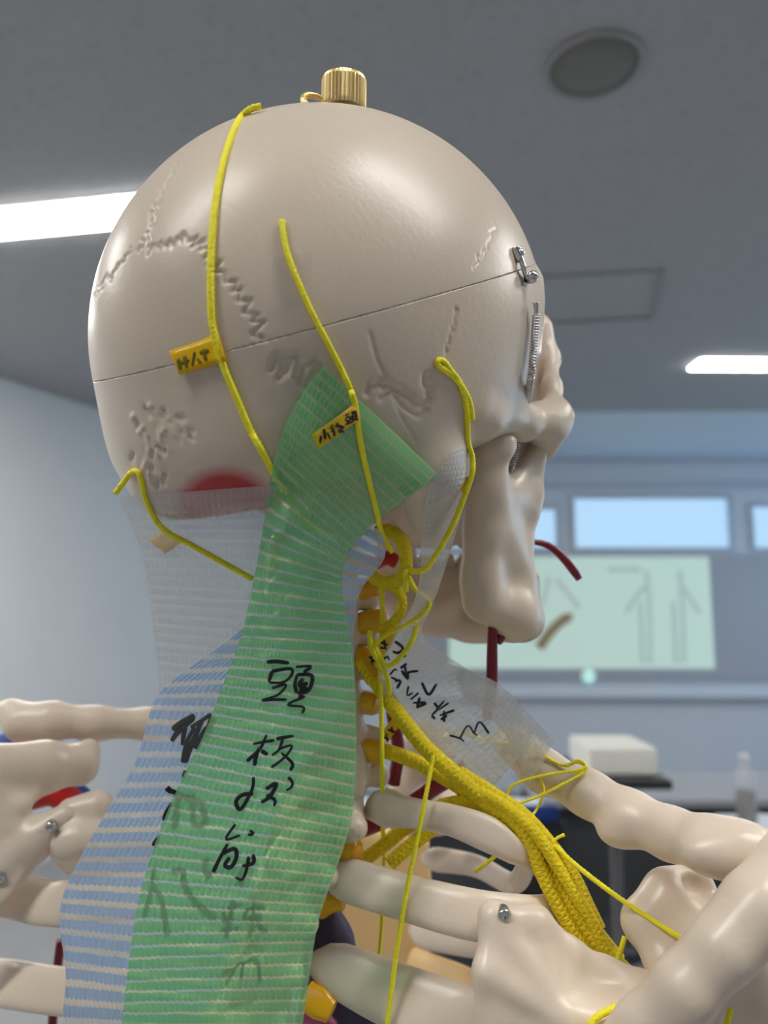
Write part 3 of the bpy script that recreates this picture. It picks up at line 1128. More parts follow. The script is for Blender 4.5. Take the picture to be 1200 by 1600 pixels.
# hanger on the crown
upk = RC @ np.array([0.02, -1, -0.06])
kb = P(537, 172, .290)
lathe('brass_knob', kb, upk, [(.0082, 0), (.0084, .0015), (.0084, .0105), (.0078, .0118), (.006, .0122)], M['brass'], cal, 72, 1, False)
lathe('knob_screw', kb + upk / np.linalg.norm(upk) * .0122, upk, [(.0030, 0), (.0031, .001), (.0022, .0022), (.0008, .0024)], M['steel'], cal, 20)
rc = P(497, 163, .286)
th = np.linspace(0, 2 * math.pi, 28)
ux, uy = RC @ np.array([.9, .1, .4]), RC @ np.array([-.15, -.8, .5])
ux /= np.linalg.norm(ux); uy -= ux * (uy @ ux); uy /= np.linalg.norm(uy)
tube('brass_ring', [rc + ux * .0058 * math.cos(a) + uy * .0052 * math.sin(a) for a in th], .0012, M['brass'], cal, n=40, nseg=10, world=True)


def screw(parent, px, py, d, r, nrm_cam=(0.1, 0, -1)):
    nn = RC @ np.array(nrm_cam, float); nn /= np.linalg.norm(nn)
    b = P(px, py, d)
    v, f, u = lathe_v(b, nn, [(r, -r * 1.2), (r, r * .10), (r * .9, r * .38), (r * .62, r * .55), (r * .25, r * .6), (r * .2, r * .15)], 28)
    return link('screw', mesh('screw', v, f, u), M['steel'], parent)


# latch on the temple
dl = hit(SKULL, 808, 400, .285)
dl2 = hit(SKULL, 820, 436, .29)
tube('latch_plate', [(806, 388, dl - .0012), (808, 398, dl - .0014), (813, 407, dl - .0018)], [.0018, .0017, .0012], M['steel'], cal, n=14, nseg=10)
screw(cal, 815, 394, dl - .002, .0013, (.7, -.3, -.7))
tube('latch_hook', [(813, 402, dl - .0016), (817, 415, dl - .002), (821, 428, dl2 - .003), (826, 434, dl2 - .003)], [.0010, .0009, .0009, .0012], M['steel'], cal, n=18, nseg=10)
lathe('latch_post', P(823, 437, dl2 + .001), RC @ np.array([.35, .05, -1]), [(.0017, 0), (.0017, .003), (.0022, .0032), (.0021, .0046), (.0012, .0054)], M['steel'], cra, 20)
tube('latch_thumb', [(824, 434, dl2 - .002), (833, 431, dl2 - .0005)], [.0013, .0010], M['steel'], cra, n=8, nseg=10)
tube('latch_pin', [(820, 440, dl2 - .001), (817, 452, dl2 + .0005)], [.0011, .0007], M['steel'], cra, n=8, nseg=8)

# jaw spring
ds_ = min(hit(SKULL, x, y, .284) for x, y in ((836, 474), (834, 490), (831, 490), (832, 520), (828, 520), (829, 545), (825, 545))) - .0022
tube('spring_eyelet', [(837, 472, ds_ - .0012), (838, 482, ds_ - .0006), (838, 493, ds_)], [.0012, .0009, .0007], M['steel'], SK, n=10)
sp = cat_rom([P(838, 492, ds_), P(834, 545, ds_), P(828, 598, ds_ + .004), P(819, 648, .301), P(809, 690, .303), P(797, 738, .305)], 900)
t_, a_, b_ = frames(sp)
ss = np.linspace(0, 1, 900) * 2 * math.pi * 78
hel = sp + a_ * (np.cos(ss) * .00115)[:, None] + b_ * (np.sin(ss) * .00115)[:, None]
v, f, u = sweep(hel, np.full((900, 2), .00032), 6)
o = link('jaw_spring', mesh('jaw_spring', v, f, u), M['steel'], SK)

# ---------------- lower jaw
fj = Field((-0.03, -0.045, 0.262), (0.098, 0.095, 0.44), 0.00115)
# condyle, neck
fj.ell(c3(776, 692, .289), (.0068, .0042, .0055), None, k=.004)
fj.cone(c3(768, 706, .288), c3(756, 760, .291), .0066, .0052, k=.008)
# ramus, rear border and plate
fj.chain([c3(756, 745, .291), c3(752, 830, .293), c3(748, 905, .296), c3(752, 942, .298)], [.0040, .0040, .0042, .0045], k=.006)
fj.tri(c3(756, 765, .292), c3(752, 935, .298), c3(806, 900, .314), .0044, k=.012)
fj.tri(c3(756, 765, .292), c3(806, 900, .314), c3(822, 780, .318), .0042, k=.012)
fj.tri(c3(790, 770, .303), c3(838, 700, .322), c3(822, 790, .318), .0036, k=.010)
fj.chain([c3(842, 700, .324), c3(826, 770, .318), c3(810, 850, .315), c3(809, 910, .315)], [.0026, .0030, .0034, .0036], k=.006)
# angle and body running forward to the chin, then back along the far side
fj.ell(c3(798, 958, .307), (.0065, .0080, .008), None, k=.010)
fj.cone(c3(765, 945, .299), c3(798, 970, .308), .0050, .0060, k=.008)
body = [c3(806, 962, .310), c3(815, 968, .345), c3(800, 968, .385), c3(775, 968, .402), c3(735, 968, .404), c3(680, 960, .396), c3(640, 945, .385), c3(610, 925, .375)]
fj.chain(body, [.0085, .008, .009, .0105, .0105, .0100, .0095, .008], k=.008)
up_ = [c3(806, 912, .318), c3(812, 910, .345), c3(797, 908, .385), c3(772, 908, .400), c3(735, 908, .402), c3(680, 905, .394), c3(640, 900, .384)]
fj.chain(up_, [.005, .005, .006, .007, .007, .007, .007], k=.006)
for i in range(6):
    fj.tri(body[i], body[i + 1], up_[i], .006, k=.006)
    fj.tri(up_[i], up_[i + 1], body[i + 1], .006, k=.006)
# far ramus
fj.tri(c3(600, 930, .376), c3(640, 950, .386), c3(600, 760, .355), .0045, k=.006)
fj.tri(c3(640, 950, .386), c3(630, 760, .360), c3(600, 760, .355), .0045, k=.006)
jaw = sculpt('mandible', fj, M['skull'], SK, 4)
screw(jaw, 826, 756, .3130, .0021, (.6, -.1, -.8))
# teeth: upper row on the cranium, lower row on the jaw
tm_ = bone_mat('tooth_enamel', (0.66, 0.58, 0.48, 1), 0.3)


def tooth(parent, px, y0, y1, d, wpx):
    a, b = P(px, y0, d), P(px, y1, d)
    p = cat_rom([a, (a + b) / 2, b], 9)
    rr = np.array([.55, .8, .95, 1, 1, 1, .97, .85, .5]) * (wpx / 2 / F * d)
    v, f, u = sweep(p, np.c_[rr, rr * .9], 14)
    return link('tooth', mesh('tooth', v, f, u), tm_, parent)


for i, x in enumerate((640, 658, 676, 700, 724, 748, 770, 790)):
    tooth(cra, x, 818, 857, .388 + (.004 if i < 2 else .008), 23.5 if i != 3 else 21)
    tooth(jaw, x + (2 if i % 2 else -1), 908, 866, .388 + .007, 22.5 if i not in (3,) else 20)

# ---------------- spine
def vert_field(kind):
    f = Field((-0.045, -0.03, -0.05), (0.045, 0.03, 0.035), 0.0013)
    w_ = {'c': .011, 't': .014}[kind]
    f.ell((0, 0, .010), (w_, .0075, .010), None, k=.004)
    f.cone((-w_ * .6, 0, .004), (-.015, 0, -.006), .0045, .005, k=.004)
    f.cone((w_ * .6, 0, .004), (.015, 0, -.006), .0045, .005, k=.004)
    tl = .0235 if kind == 'c' else .0215
    for sx in (-1, 1):
        f.cone((sx * .013, 0, -.002 if kind == 'c' else -.006), (sx * tl, .003, .002 if kind == 'c' else -.012), .0045, .0048, k=.005)
        f.ell((sx * .016, -.005, -.006), (.006, .007, .005), None, k=.004)
        f.ell((sx * .016, .006, -.007), (.006, .006, .005), None, k=.004)
        f.cone((sx * .014, .001, -.008), (0, .003, -.019), .0036, .0040, k=.004)
    f.cone((0, .003, -.019), (0, .010, -.036), .0040, .0048, k=.004)
    return f.nets(3)


TR = np.array([[.93, 0, .36], [0, 1, 0], [-.36, 0, .93]])      # trunk axes in the camera frame: right, down, forward
spine = [(497, 872, .320), (496, 925, .319), (494, 978, .318), (493, 1030, .318), (495, 1082, .317), (498, 1135, .316), (500, 1190, .313),
         (498, 1252, .312), (456, 1322, .312), (426, 1392, .310), (405, 1466, .308), (388, 1545, .306), (375, 1625, .305)]
vm = {}
for kind in 'ct':
    vm[kind] = vert_field(kind)
for i, (x, y, d) in enumerate(spine):
    V, Q = vm['c' if i < 7 else 't']
    k = 0.92 + 0.02 * i if i < 7 else 1.0
    nm = 'cervical_vertebra' if i < 7 else 'thoracic_vertebra'
    V = (V * k) @ TR.T + c3(x, y, d)
    link(nm, np_mesh(nm, toworld(V), Q), M['bone'], SK)
    if i:
        x0, y0, d0 = spine[i - 1]
        mc_ = (c3(x, y, d) + c3(x0, y0, d0)) / 2 + TR @ np.array([0, 0, .010])
        ax_ = RC @ (c3(x, y, d) - c3(x0, y0, d0))
        ax_ /= np.linalg.norm(ax_)
        lathe('spinal_disc', toworld(mc_) - ax_ * .003, ax_, [(.009, 0), (.0105, .0015), (.0105, .0045), (.009, .006)], M['tan'], SK, 24)
# the rest of the column and the stand below the frame, down to the floor
e0 = P(375, 1625, .305)
tube('support_pole', [(e0[0], e0[1] + .02, e0[2] + .02), (e0[0], e0[1] + .02, 0.03)], .0125, M['steel'], SK, n=12, world=True)
bm = bmesh.new()
for k in range(5):
    a = k * 2 * math.pi / 5
    c_, s_ = math.cos(a), math.sin(a)
    vs_ = []
    for u_, w2, z0, z1 in ((0, .03, 0.005, .045), (.28, .018, 0.0, .03)):
        for q_ in (-1, 1):
            for z in (z0, z1):
                vs_.append(bm.verts.new((e0[0] + c_ * u_ - s_ * w2 * q_, e0[1] + .02 + s_ * u_ + c_ * w2 * q_, z)))
    bmesh.ops.convex_hull(bm, input=vs_)
bm_obj('stand_base', bm, M['house'], SK)

# ---------------- ribs: flat bars following a curve
def bar(name, pts, hw, tk, mat=None, parent=None, n=64, pw=3.0):
    """pts (px,py,depth), hw half height px in the picture, tk half thickness m"""
    p = np.array([P(*q[:3]) for q in pts])
    hm_ = np.array([q[3] / F * q[2] for q in pts])
    tk_ = np.array([q[4] if len(q) > 4 else tk for q in pts])
    q = cat_rom(np.c_[p, hm_, tk_], n)
    c = q[:, :3]
    t = np.gradient(c, axis=0); t /= np.linalg.norm(t, axis=1)[:, None]
    view = c - CAM
    view /= np.linalg.norm(view, axis=1)[:, None]
    up = np.cross(t, view)
    up /= np.linalg.norm(up, axis=1)[:, None] + 1e-9
    sg = np.sign(up[0] @ np.array([0, 0, 1.0])) or 1
    up = up * sg
    side = np.cross(t, up)
    th = np.linspace(0, 2 * math.pi, 24, endpoint=False)
    e = 2 / pw
    cx = np.sign(np.cos(th)) * np.abs(np.cos(th)) ** e
    sy = np.sign(np.sin(th)) * np.abs(np.sin(th)) ** e
    V = []
    endf = np.minimum(1, np.sqrt(np.clip(np.minimum(np.arange(n), np.arange(n)[::-1]) / 2.5, 0.06, 1)))
    wob = 1 + 0.03 * np.sin(np.linspace(0, 9, n) + len(pts))
    for i in range(n):
        V.append(c[i] + np.outer(cx * q[i, 3] * endf[i] * wob[i], up[i]) + np.outer(sy * q[i, 4] * endf[i], side[i]))
    V = np.vstack(V)
    ns = 24
    Fs = []
    for i in range(n - 1):
        for j in range(ns):
            j2 = (j + 1) % ns
            Fs.append((i * ns + j, i * ns + j2, (i + 1) * ns + j2, (i + 1) * ns + j))
    Fs.append(tuple(range(ns))[::-1]); Fs.append(tuple(range((n - 1) * ns, n * ns)))
    me_ = mesh(name, V, Fs)
    bm_ = bmesh.new(); bm_.from_mesh(me_)
    bmesh.ops.recalc_face_normals(bm_, faces=bm_.faces)
    bm_.to_mesh(me_); bm_.free()
    return link(name, me_, mat or M['bone'], parent or SK)


# right side
bar('rib', [(570, 1272, .303, 27), (600, 1262, .299, 31), (640, 1270, .293, 24), (700, 1280, .284, 24), (760, 1302, .279, 27), (800, 1328, .279, 20), (822, 1345, .290, 14),
            (800, 1380, .34, 16), (740, 1352, .385, 17), (660, 1340, .41, 19)], 22, .0036)
bar('rib', [(500, 1372, .300, 25), (545, 1376, .294, 33), (620, 1398, .284, 34), (700, 1420, .275, 36), (760, 1432, .271, 36), (830, 1432, .276, 30), (872, 1428, .291, 27),
            (886, 1436, .310, 22), (820, 1480, .37, 24), (740, 1470, .40, 24), (640, 1452, .43, 24)], 30, .0042)
bar('rib', [(478, 1505, .297, 28), (520, 1512, .291, 38), (600, 1548, .281, 46), (680, 1580, .272, 50), (760, 1608, .266, 50), (840, 1640, .272, 44), (900, 1660, .30, 40),
            (860, 1640, .37, 30), (760, 1575, .41, 28), (650, 1530, .44, 28)], 30, .0045)
# left side
bar('rib', [(480, 1330, .312, 20), (380, 1312, .325, 22), (230, 1300, .338, 24), (140, 1310, .345, 26), (95, 1318, .352, 20), (120, 1350, .385, 18), (200, 1370, .41, 18)], 22, .0036)
bar('rib', [(470, 1400, .308, 24), (330, 1398, .320, 30), (180, 1402, .330, 33), (90, 1412, .338, 34), (10, 1398, .350, 32), (-60, 1400, .372, 26)], 30, .0042)
bar('rib', [(450, 1510, .306, 28), (320, 1540, .315, 33), (180, 1552, .326, 34), (90, 1548, .333, 34), (10, 1536, .345, 33), (-70, 1530, .37, 28)], 30, .0042)
# breastbone seen through the rib cage
bar('sternum', [(610, 1290, .47, 62), (600, 1400, .468, 75), (585, 1520, .466, 80), (575, 1660, .465, 80)], 50, .006, M['tan'])
bar('costal_cartilage', [(640, 1500, .452, 20), (700, 1525, .43, 22), (800, 1570, .40, 24)], 20, .005, M['tan'])

# ---------------- collar bones
def bone_tube(name, pts, parent=None, extra=None, h=.0011, k=.006, mat=None, smooth=4):
    cs = [c3(*q[:3]) for q in pts]
    rs = [q[3] / F * q[2] for q in pts]
    al = np.array(cs)
    f = Field(al.min(0) - .03, al.max(0) + .03, h)
    f.chain(cs, rs, k=k)
    if extra:
        extra(f)
    return sculpt(name, f, mat or M['bone'], parent or SK, smooth)


def ex(f):
    f.ell(c3(962, 1298, .279), (.006, .0048, .005), None, k=.006)
    f.ell(c3(1130, 1330, .249), (.013, .0056, .007), None, k=.012)


bone_tube('clavicle', [(805, 1165, .318, 31), (850, 1205, .306, 30), (920, 1240, .293, 32), (985, 1277, .281, 37), (1050, 1303, .268, 36), (1110, 1318, .257, 35), (1165, 1330, .249, 32), (1182, 1334, .247, 28)], None, ex)
bone_tube('clavicle', [(-8, 1114, .395, 14), (18, 1112, .395, 16), (36, 1128, .392, 27), (80, 1126, .392, 27), (150, 1130, .398, 24), (230, 1131, .408, 22), (330, 1136, .42, 21), (420, 1145, .43, 22)])

# ---------------- shoulder blades
fs = Field((.012, .088, .17), (.17, .23, .30), .0011)
k_ = .006
pl = [(772, 1432, .2605), (838, 1440, .262), (890, 1490, .262), (945, 1520, .262), (1010, 1545, .258), (1110, 1600, .245), (900, 1720, .235), (764, 1680, .245), (762, 1520, .252)]
cen = c3(880, 1590, .246)
pc = [c3(*q) for q in pl]
for i in range(len(pc)):
    fs.tri(pc[i], pc[(i + 1) % len(pc)], cen, .0030, k=.004)
fs.chain(pc[:5], [.0036, .0034, .0034, .0036, .005], k=.005)
fs.chain([pc[0], pc[8], pc[7]], [.0034, .0034, .0034], k=.005)
# spine of the blade rising to the acromion
spn = [(960, 1640, .232), (1010, 1605, .229), (1070, 1545, .226), (1130, 1480, .226), (1185, 1420, .229), (1235, 1375, .235)]
sc3 = [c3(*q) for q in spn]
fs.chain(sc3, [.0062, .0075, .0080, .0082, .0095, .0110], k=.008)
low = [(960, 1660, .244), (1040, 1640, .246), (1100, 1590, .246), (1150, 1520, .246), (1200, 1460, .246)]
lc = [c3(*q) for q in low]
for i in range(4):
    fs.tri(sc3[i], sc3[i + 1], lc[i], .003, k=.006)
    fs.tri(sc3[i + 1], lc[i], lc[i + 1], .003, k=.006)
# lateral fossa below the spine
fs.tri(c3(1060, 1640, .247), c3(1230, 1480, .255), c3(1240, 1680, .245), .004, k=.006)
fs.ell(c3(1195, 1575, .243), (.010, .012, .006), None, k=.008)
# acromion towards the collar bone
fs.chain([c3(1235, 1375, .236), c3(1232, 1350, .243), c3(1207, 1340, .2455)], [.010, .0075, .0062], k=.008)
scap = sculpt('scapula', fs, M['bone'], SK, 4)
# neck with the beak shaped process in front
fc = Field((.07, .10, .225), (.15, .20, .33), .0011)
co_ = [(1040, 1400, .276), (1082, 1398, .278), (1010, 1440, .272), (1045, 1505, .262), (1110, 1450, .270), (1120, 1480, .262)]
oc = [c3(*q) for q in co_]
fc.tri(oc[0], oc[1], oc[2], .0062, k=.008)
fc.tri(oc[1], oc[2], oc[4], .0062, k=.008)
fc.tri(oc[2], oc[3], oc[4], .0052, k=.008)
fc.tri(oc[3], oc[4], oc[5], .0052, k=.008)
fc.cone(c3(1045, 1392, .277), c3(1078, 1385, .282), .0070, .0050, k=.008)
fc.cone(c3(1078, 1385, .282), c3(1098, 1398, .286), .0050, .0042, k=.006)
fc.cone(c3(1100, 1430, .274), c3(1150, 1450, .262), .0045, .0050, k=.006)
fc.cone(c3(1040, 1510, .262), c3(1075, 1580, .250), .0048, .0070, k=.006)
fc.ell(c3(1010, 1500, .285), (.008, .010, .008), None, k=.006, mode='sub')
fc.ell(c3(1088, 1388, .274), (.006, .004, .004), None, k=.005, mode='sub')
cp = sculpt('coracoid_process', fc, M['bone'], scap, 4)
screw(scap, 788, 1430, .2562, .0024)
screw(scap, 784, 1589, .2474, .0024)

fl = Field((-.245, .09, .27), (-.10, .225, .44), .0013)
lq = [c3(*q) for q in [(-60, 1300, .340), (10, 1205, .352), (70, 1195, .362), (125, 1200, .372)]]
for A3, B3, C3 in (((-60, 1300, .340), (-70, 1480, .330), (10, 1398, .333)), ((-60, 1300, .340), (10, 1398, .333), (60, 1330, .340)), ((-60, 1300, .340), (60, 1330, .340), (30, 1290, .342)),
                   ((30, 1290, .342), (60, 1330, .340), (98, 1278, .347)), ((-60, 1300, .340), (-60, 1200, .346), (30, 1262, .344)), ((-60, 1200, .346), (30, 1262, .344), (75, 1222, .358)), ((-60, 1200, .346), (75, 1222, .358), (60, 1195, .360)),
                   ((-60, 1300, .340), (30, 1262, .344), (30, 1290, .342))):
    fl.tri(c3(*A3), c3(*B3), c3(*C3), .0032, k=.004)
fl.chain([lq[1], lq[2], lq[3]], [.008, .009, .0085], k=.008)
fl.cone(c3(125, 1185, .372), c3(138, 1172, .378), .0075, .0055, k=.006)
fl.chain([c3(105, 1275, .346), c3(55, 1310, .341), c3(-10, 1365, .336)], [.0055, .0050, .005], k=.006)
fl.cone(c3(-70, 1195, .345), c3(70, 1190, .362), .010, .0075, k=.006)
lsc = sculpt('scapula', fl, M['bone'], SK, 4)
screw(lsc, 79, 1291, .3362, .0022, (.3, 0, -1))
screw(lsc, 0, 1372, .3300, .0022, (.3, 0, -1))
fk = Field((-.175, .125, .31), (-.09, .20, .40), .0012)
fk.ell(c3(118, 1312, .345), (.011, .0085, .010), None, k=.005)
fk.cone(c3(110, 1268, .349), c3(150, 1262, .352), .006, .008, k=.006)
fk.cone(c3(118, 1312, .345), c3(190, 1310, .345), .008, .007, k=.006)
sculpt('rib_tubercle', fk, M['bone'], SK, 4)

# ---------------- nerve roots, vessels, soft parts fixed to the model
for pts, r in (([(548, 935, .312), (575, 920, .309), (592, 918, .308)], .0036),
               ([(545, 985, .313), (575, 972, .309), (600, 970, .307)], .0048),
               ([(548, 1026, .311), (568, 1030, .306), (590, 1060, .303)], .0048),
               ([(545, 1088, .311), (572, 1096, .306), (588, 1100, .304)], .0038),
               ([(540, 1168, .309), (575, 1172, .304), (598, 1178, .302)], .0044),
               ([(520, 1325, .302), (545, 1328, .300), (556, 1330, .298)], .0045),
               ([(500, 1422, .300), (520, 1410, .298), (535, 1408, .297)], .0035)):
    tube('nerve_root', pts, r, M['nerve'], SK, n=20, nseg=20)
bar('nerve_root', [(478, 1555, .286, 22), (500, 1568, .283, 22), (520, 1582, .281, 17)], 20, .003, M['nerve'])
tube('carotid_artery', [(770, 965, .300), (769, 1010, .302), (768, 1070, .305), (762, 1120, .312)], [.0019, .0021, .0024, .0024], M['artery'], SK)
tube('facial_artery', [(776, 1002, .304), (790, 985, .303), (800, 978, .303)], [.0022, .0020, .0012], M['artery'], SK)
tube('lingual_artery', [(815, 850, .335), (835, 847, .336), (858, 853, .337), (880, 872, .338), (897, 893, .339), (905, 905, .339)], [.0011, .0012, .0016, .0018, .0019, .0015], M['artery'], SK)
tube('subclavian_artery', [(612, 1110, .335), (622, 1170, .335), (615, 1225, .335)], .0028, M['artery'], SK)
tube('subclavian_artery', [(500, 1310, .33), (560, 1296, .332), (620, 1270, .335), (680, 1228, .335), (730, 1200, .335)], .0040, M['artery'], SK)
tube('thoracic_artery', [(800, 1322, .298), (818, 1345, .300), (826, 1360, .302)], .0018, M['artery'], SK)
tube('thoracic_artery', [(95, 1470, .38), (88, 1530, .38), (80, 1620, .38)], .0022, M['artery'], SK)
tube('vertebral_artery', [(585, 880, .316), (605, 872, .312), (620, 878, .312)], .0030, M['redpl'], SK)
fv = Field((-.035, .13, .25), (.03, .23, .36), .0012)
fv.chain([c3(512, 1432, .312), c3(518, 1470, .311), c3(528, 1530, .311)], [.0058, .0078, .0105], k=.006)
fv.chain([c3(528, 1530, .311), c3(555, 1580, .309), c3(560, 1640, .309)], [.0105, .012, .012], k=.006)
fv.ell(c3(503, 1424, .306), (.003, .004, .004), None, k=.003, mode='sub')
sculpt('azygos_vein', fv, M['vein'], SK, 3)
tube('sympathetic_trunk', [(470, 1578, .290), (495, 1592, .288), (515, 1612, .287)], .0042, M['pink'], SK)
tube('subclavian_vein', [(-40, 1190, .41), (30, 1168, .41), (80, 1215, .41), (130, 1262, .41)], .0085, M['bluev'], SK)
tube('axillary_artery', [(-40, 1255, .395), (40, 1245, .397), (85, 1238, .40), (120, 1262, .402)], .0072, M['redpl'], SK)
# first-rib cartilage lump and far shoulder joint seen past the neck
fm = Field((-.01, .07, .36), (.12, .19, .46), .0014)
fm.ell(c3(665, 1165, .40), (.016, .013, .014), None, k=.01)
fm.ell(c3(660, 1270, .40), (.022, .012, .012), None, k=.01)
fm.cone(c3(640, 1230, .40), c3(700, 1260, .40), .010, .008, k=.01)
sculpt('manubrium', fm, M['bone'], SK, 3)

# ================================================================== CORDS
def dress(pts, bv=None, r=.0008, fb=.25):
    out = []
    for q in pts:
        if q[2] is None:
            d = hit(bv or SKULL, q[0], q[1], None)
            out.append((q[0], q[1], (d if d is not None else fb) - r * .8))
        else:
            out.append(q)
    return out


def cord(label, pts, wpx=8, group=None, kind='twist', mat=None, ends=True, bv=None, fb=.25, pitch=.0042, over=(), name='yellow_string', cat='cord'):
    dm = [q[2] for q in pts if q[2] is not None]
    d0 = dm[0] if dm else fb
    r = wpx / 2 / F * (np.mean(dm) if dm else .25)
    pts = dress(pts, bv, r, fb)
    o = tube(name, pts, r, mat or M['cord'], None, nseg=24 if kind == 'braid' else 15, kind=kind, pitch=pitch, over=over)
    tag(o, label, cat, group)
    return o


def tagplate(parent, quad, d, mat, thick=.0003, name='label_tag', wrap=None):
    """small folded tape flag"""
    ds = d if isinstance(d, (list, tuple)) else [d] * 4
    a = [P(x, y, z) for (x, y), z in zip(quad, ds)]
    n_ = np.cross(a[1] - a[0], a[3] - a[0]); n_ /= np.linalg.norm(n_)
    nu, nv = 10, 5
    V = []
    for s in (-1, 1):
        for j in range(nv):
            for i in range(nu):
                u_, v_ = i / (nu - 1), j / (nv - 1)
                p = (a[0] * (1 - u_) + a[1] * u_) * (1 - v_) + (a[3] * (1 - u_) + a[2] * u_) * v_
                V.append(p + n_ * (s * thick / 2) + n_ * .0006 * math.sin(u_ * 2.6))
    Fs = []
    for s in (0, 1):
        o = s * nu * nv
        for j in range(nv - 1):
            for i in range(nu - 1):
                q = (o + j * nu + i, o + j * nu + i + 1, o + (j + 1) * nu + i + 1, o + (j + 1) * nu + i)
                Fs.append(q if s else q[::-1])
    rim = [i for i in range(nu)] + [j * nu + nu - 1 for j in range(1, nv)] + [(nv - 1) * nu + i for i in range(nu - 2, -1, -1)] + [j * nu for j in range(nv - 2, 0, -1)]
    m = nu * nv
    for k in range(len(rim)):
        p, q = rim[k], rim[(k + 1) % len(rim)]
        Fs.append((p, q, q + m, p + m))
    me_ = mesh(name, V, Fs)
    bm_ = bmesh.new(); bm_.from_mesh(me_); bmesh.ops.recalc_face_normals(bm_, faces=bm_.faces); bm_.to_mesh(me_); bm_.free()
    o = link(name, me_, mat, parent)
    return o, BVHTree.FromPolygons([tuple(v) for v in V], Fs)


# long cord over the crown
N_ = None
c1 = cord('yellow cord over the crown with a folded amber tag on it',
          [(408, 166, N_), (392, 170, N_), (376, 184, N_), (362, 212, N_), (350, 250, N_), (341, 290, N_), (334, 340, N_), (330, 400, N_), (329, 450, N_), (331, 500, N_), (340, 545, N_),
           (352, 580, N_), (370, 622, N_), (390, 670, N_), (412, 710, N_), (428, 740, .2475), (450, 775, .250), (478, 810, .257), (510, 828, .264), (550, 833, .280), (590, 832, .287)], 9.5, over=[SKULL])
c1v = bvh_of(c1)

# ================================================================== BANDS
def ribbon(rows, n=140, nu=25, bulge=0.0, wave=0.0, over=(), gap=.0012):
    L = np.array([P(*r[0:3]) for r in rows]); R = np.array([P(*r[3:6]) for r in rows])
    q = cat_rom(np.c_[(L + R) / 2, L, R], n)
    L, R = q[:, 3:6], q[:, 6:9]
    s = np.r_[0, np.cumsum(np.linalg.norm(np.diff(q[:, :3], axis=0), axis=1))]
    wd = np.linalg.norm(R - L, axis=1)
    u = np.linspace(0, 1, nu)
    V, U = [], []
    for i in range(n):
        p = L[i] + np.outer(u, R[i] - L[i])
        vd = p - CAM
        vd /= np.linalg.norm(vd, axis=1)[:, None]
        b = bulge * (1 - (2 * u - 1) ** 2) + wave * np.sin(u * 9 + s[i] * 60) * np.sin(u * math.pi)
        V.append(p - vd * b[:, None])
        U.append(np.c_[(u - .5) * wd.mean() * 1.0, np.full(nu, s[i])])
    V = np.vstack(V); U = np.vstack(U)
    if over:
        V = push(V, over, gap)
        G = V.reshape(n, nu, 3)
        for it in range(10):
            G[1:-1] = G[1:-1] * .4 + .3 * (G[:-2] + G[2:])
            G[:, 1:-1] = G[:, 1:-1] * .4 + .3 * (G[:, :-2] + G[:, 2:])
        V = push(G.reshape(-1, 3), over, gap * .6)
    Fs = [(i * nu + j, (i + 1) * nu + j, (i + 1) * nu + j + 1, i * nu + j + 1) for i in range(n - 1) for j in range(nu - 1)]
    return V, Fs, U


def strap(name, rows, mat, parent, **kw):
    v, f, u = ribbon(rows, **kw)
    o = link(name, mesh(name, v, f, u), mat, parent)
    return o, BVHTree.FromPolygons([tuple(x) for x in v], f)


def inkstrokes(name, polys, wpx, bv, parent, off=-.0003, mat=None, jit=.25, fb=None):
    """marker strokes lying on the surface found behind them"""
    parts = []
    for k, pl in enumerate(polys):
        m = max(6, int(sum(math.dist(a, b) for a, b in zip(pl, pl[1:])) / 3))
        q = cat_rom([(x, y, 0) for x, y in pl], m)
        pts, ok = [], []
        last = fb
        for x, y, _ in q:
            d = hit(bv, x, y, last)
            if d is None:
                continue
            last = d
            pts.append(P(x, y, d + off))
        if len(pts) < 3:
            continue
        pts = np.array(pts)
        m = len(pts)
        r = wpx / 2 / F * .25 * (1 + jit * np.sin(np.linspace(.6, 2.6, m) + k))
        r[0] *= .75; r[-1] *= .6
        t = np.gradient(pts, axis=0); t /= np.linalg.norm(t, axis=1)[:, None] + 1e-12
        vw = pts - CAM; vw /= np.linalg.norm(vw, axis=1)[:, None]
        sd = np.cross(t, vw); sd /= np.linalg.norm(sd, axis=1)[:, None] + 1e-12
        th = np.linspace(0, 2 * math.pi, 8, endpoint=False)
        V = np.vstack([pts[i] + np.outer(np.cos(th) * r[i], sd[i]) + np.outer(np.sin(th) * .00012, vw[i]) for i in range(m)])
        Fs = [(i * 8 + j, i * 8 + (j + 1) % 8, (i + 1) * 8 + (j + 1) % 8, (i + 1) * 8 + j) for i in range(m - 1) for j in range(8)]
        Fs += [tuple(range(8))[::-1], tuple(range((m - 1) * 8, m * 8))]
        parts.append((V, Fs, np.zeros((len(V), 2))))
    v, f, u = join(parts)
    me_ = mesh(name, v, f)
    bm_ = bmesh.new(); bm_.from_mesh(me_); bmesh.ops.recalc_face_normals(bm_, faces=bm_.faces); bm_.to_mesh(me_); bm_.free()
    return link(name, me_, mat or M['ink'], parent)


def zm(polys, x0, y0, s):
    return [[(x0 + x / s, y0 + y / s) for x, y in pl] for pl in polys]


def sd(px, py, off, fb):
    d = hit(SKULL, px, py, None)
    return fb if d is None else min(d - off, fb + .02)


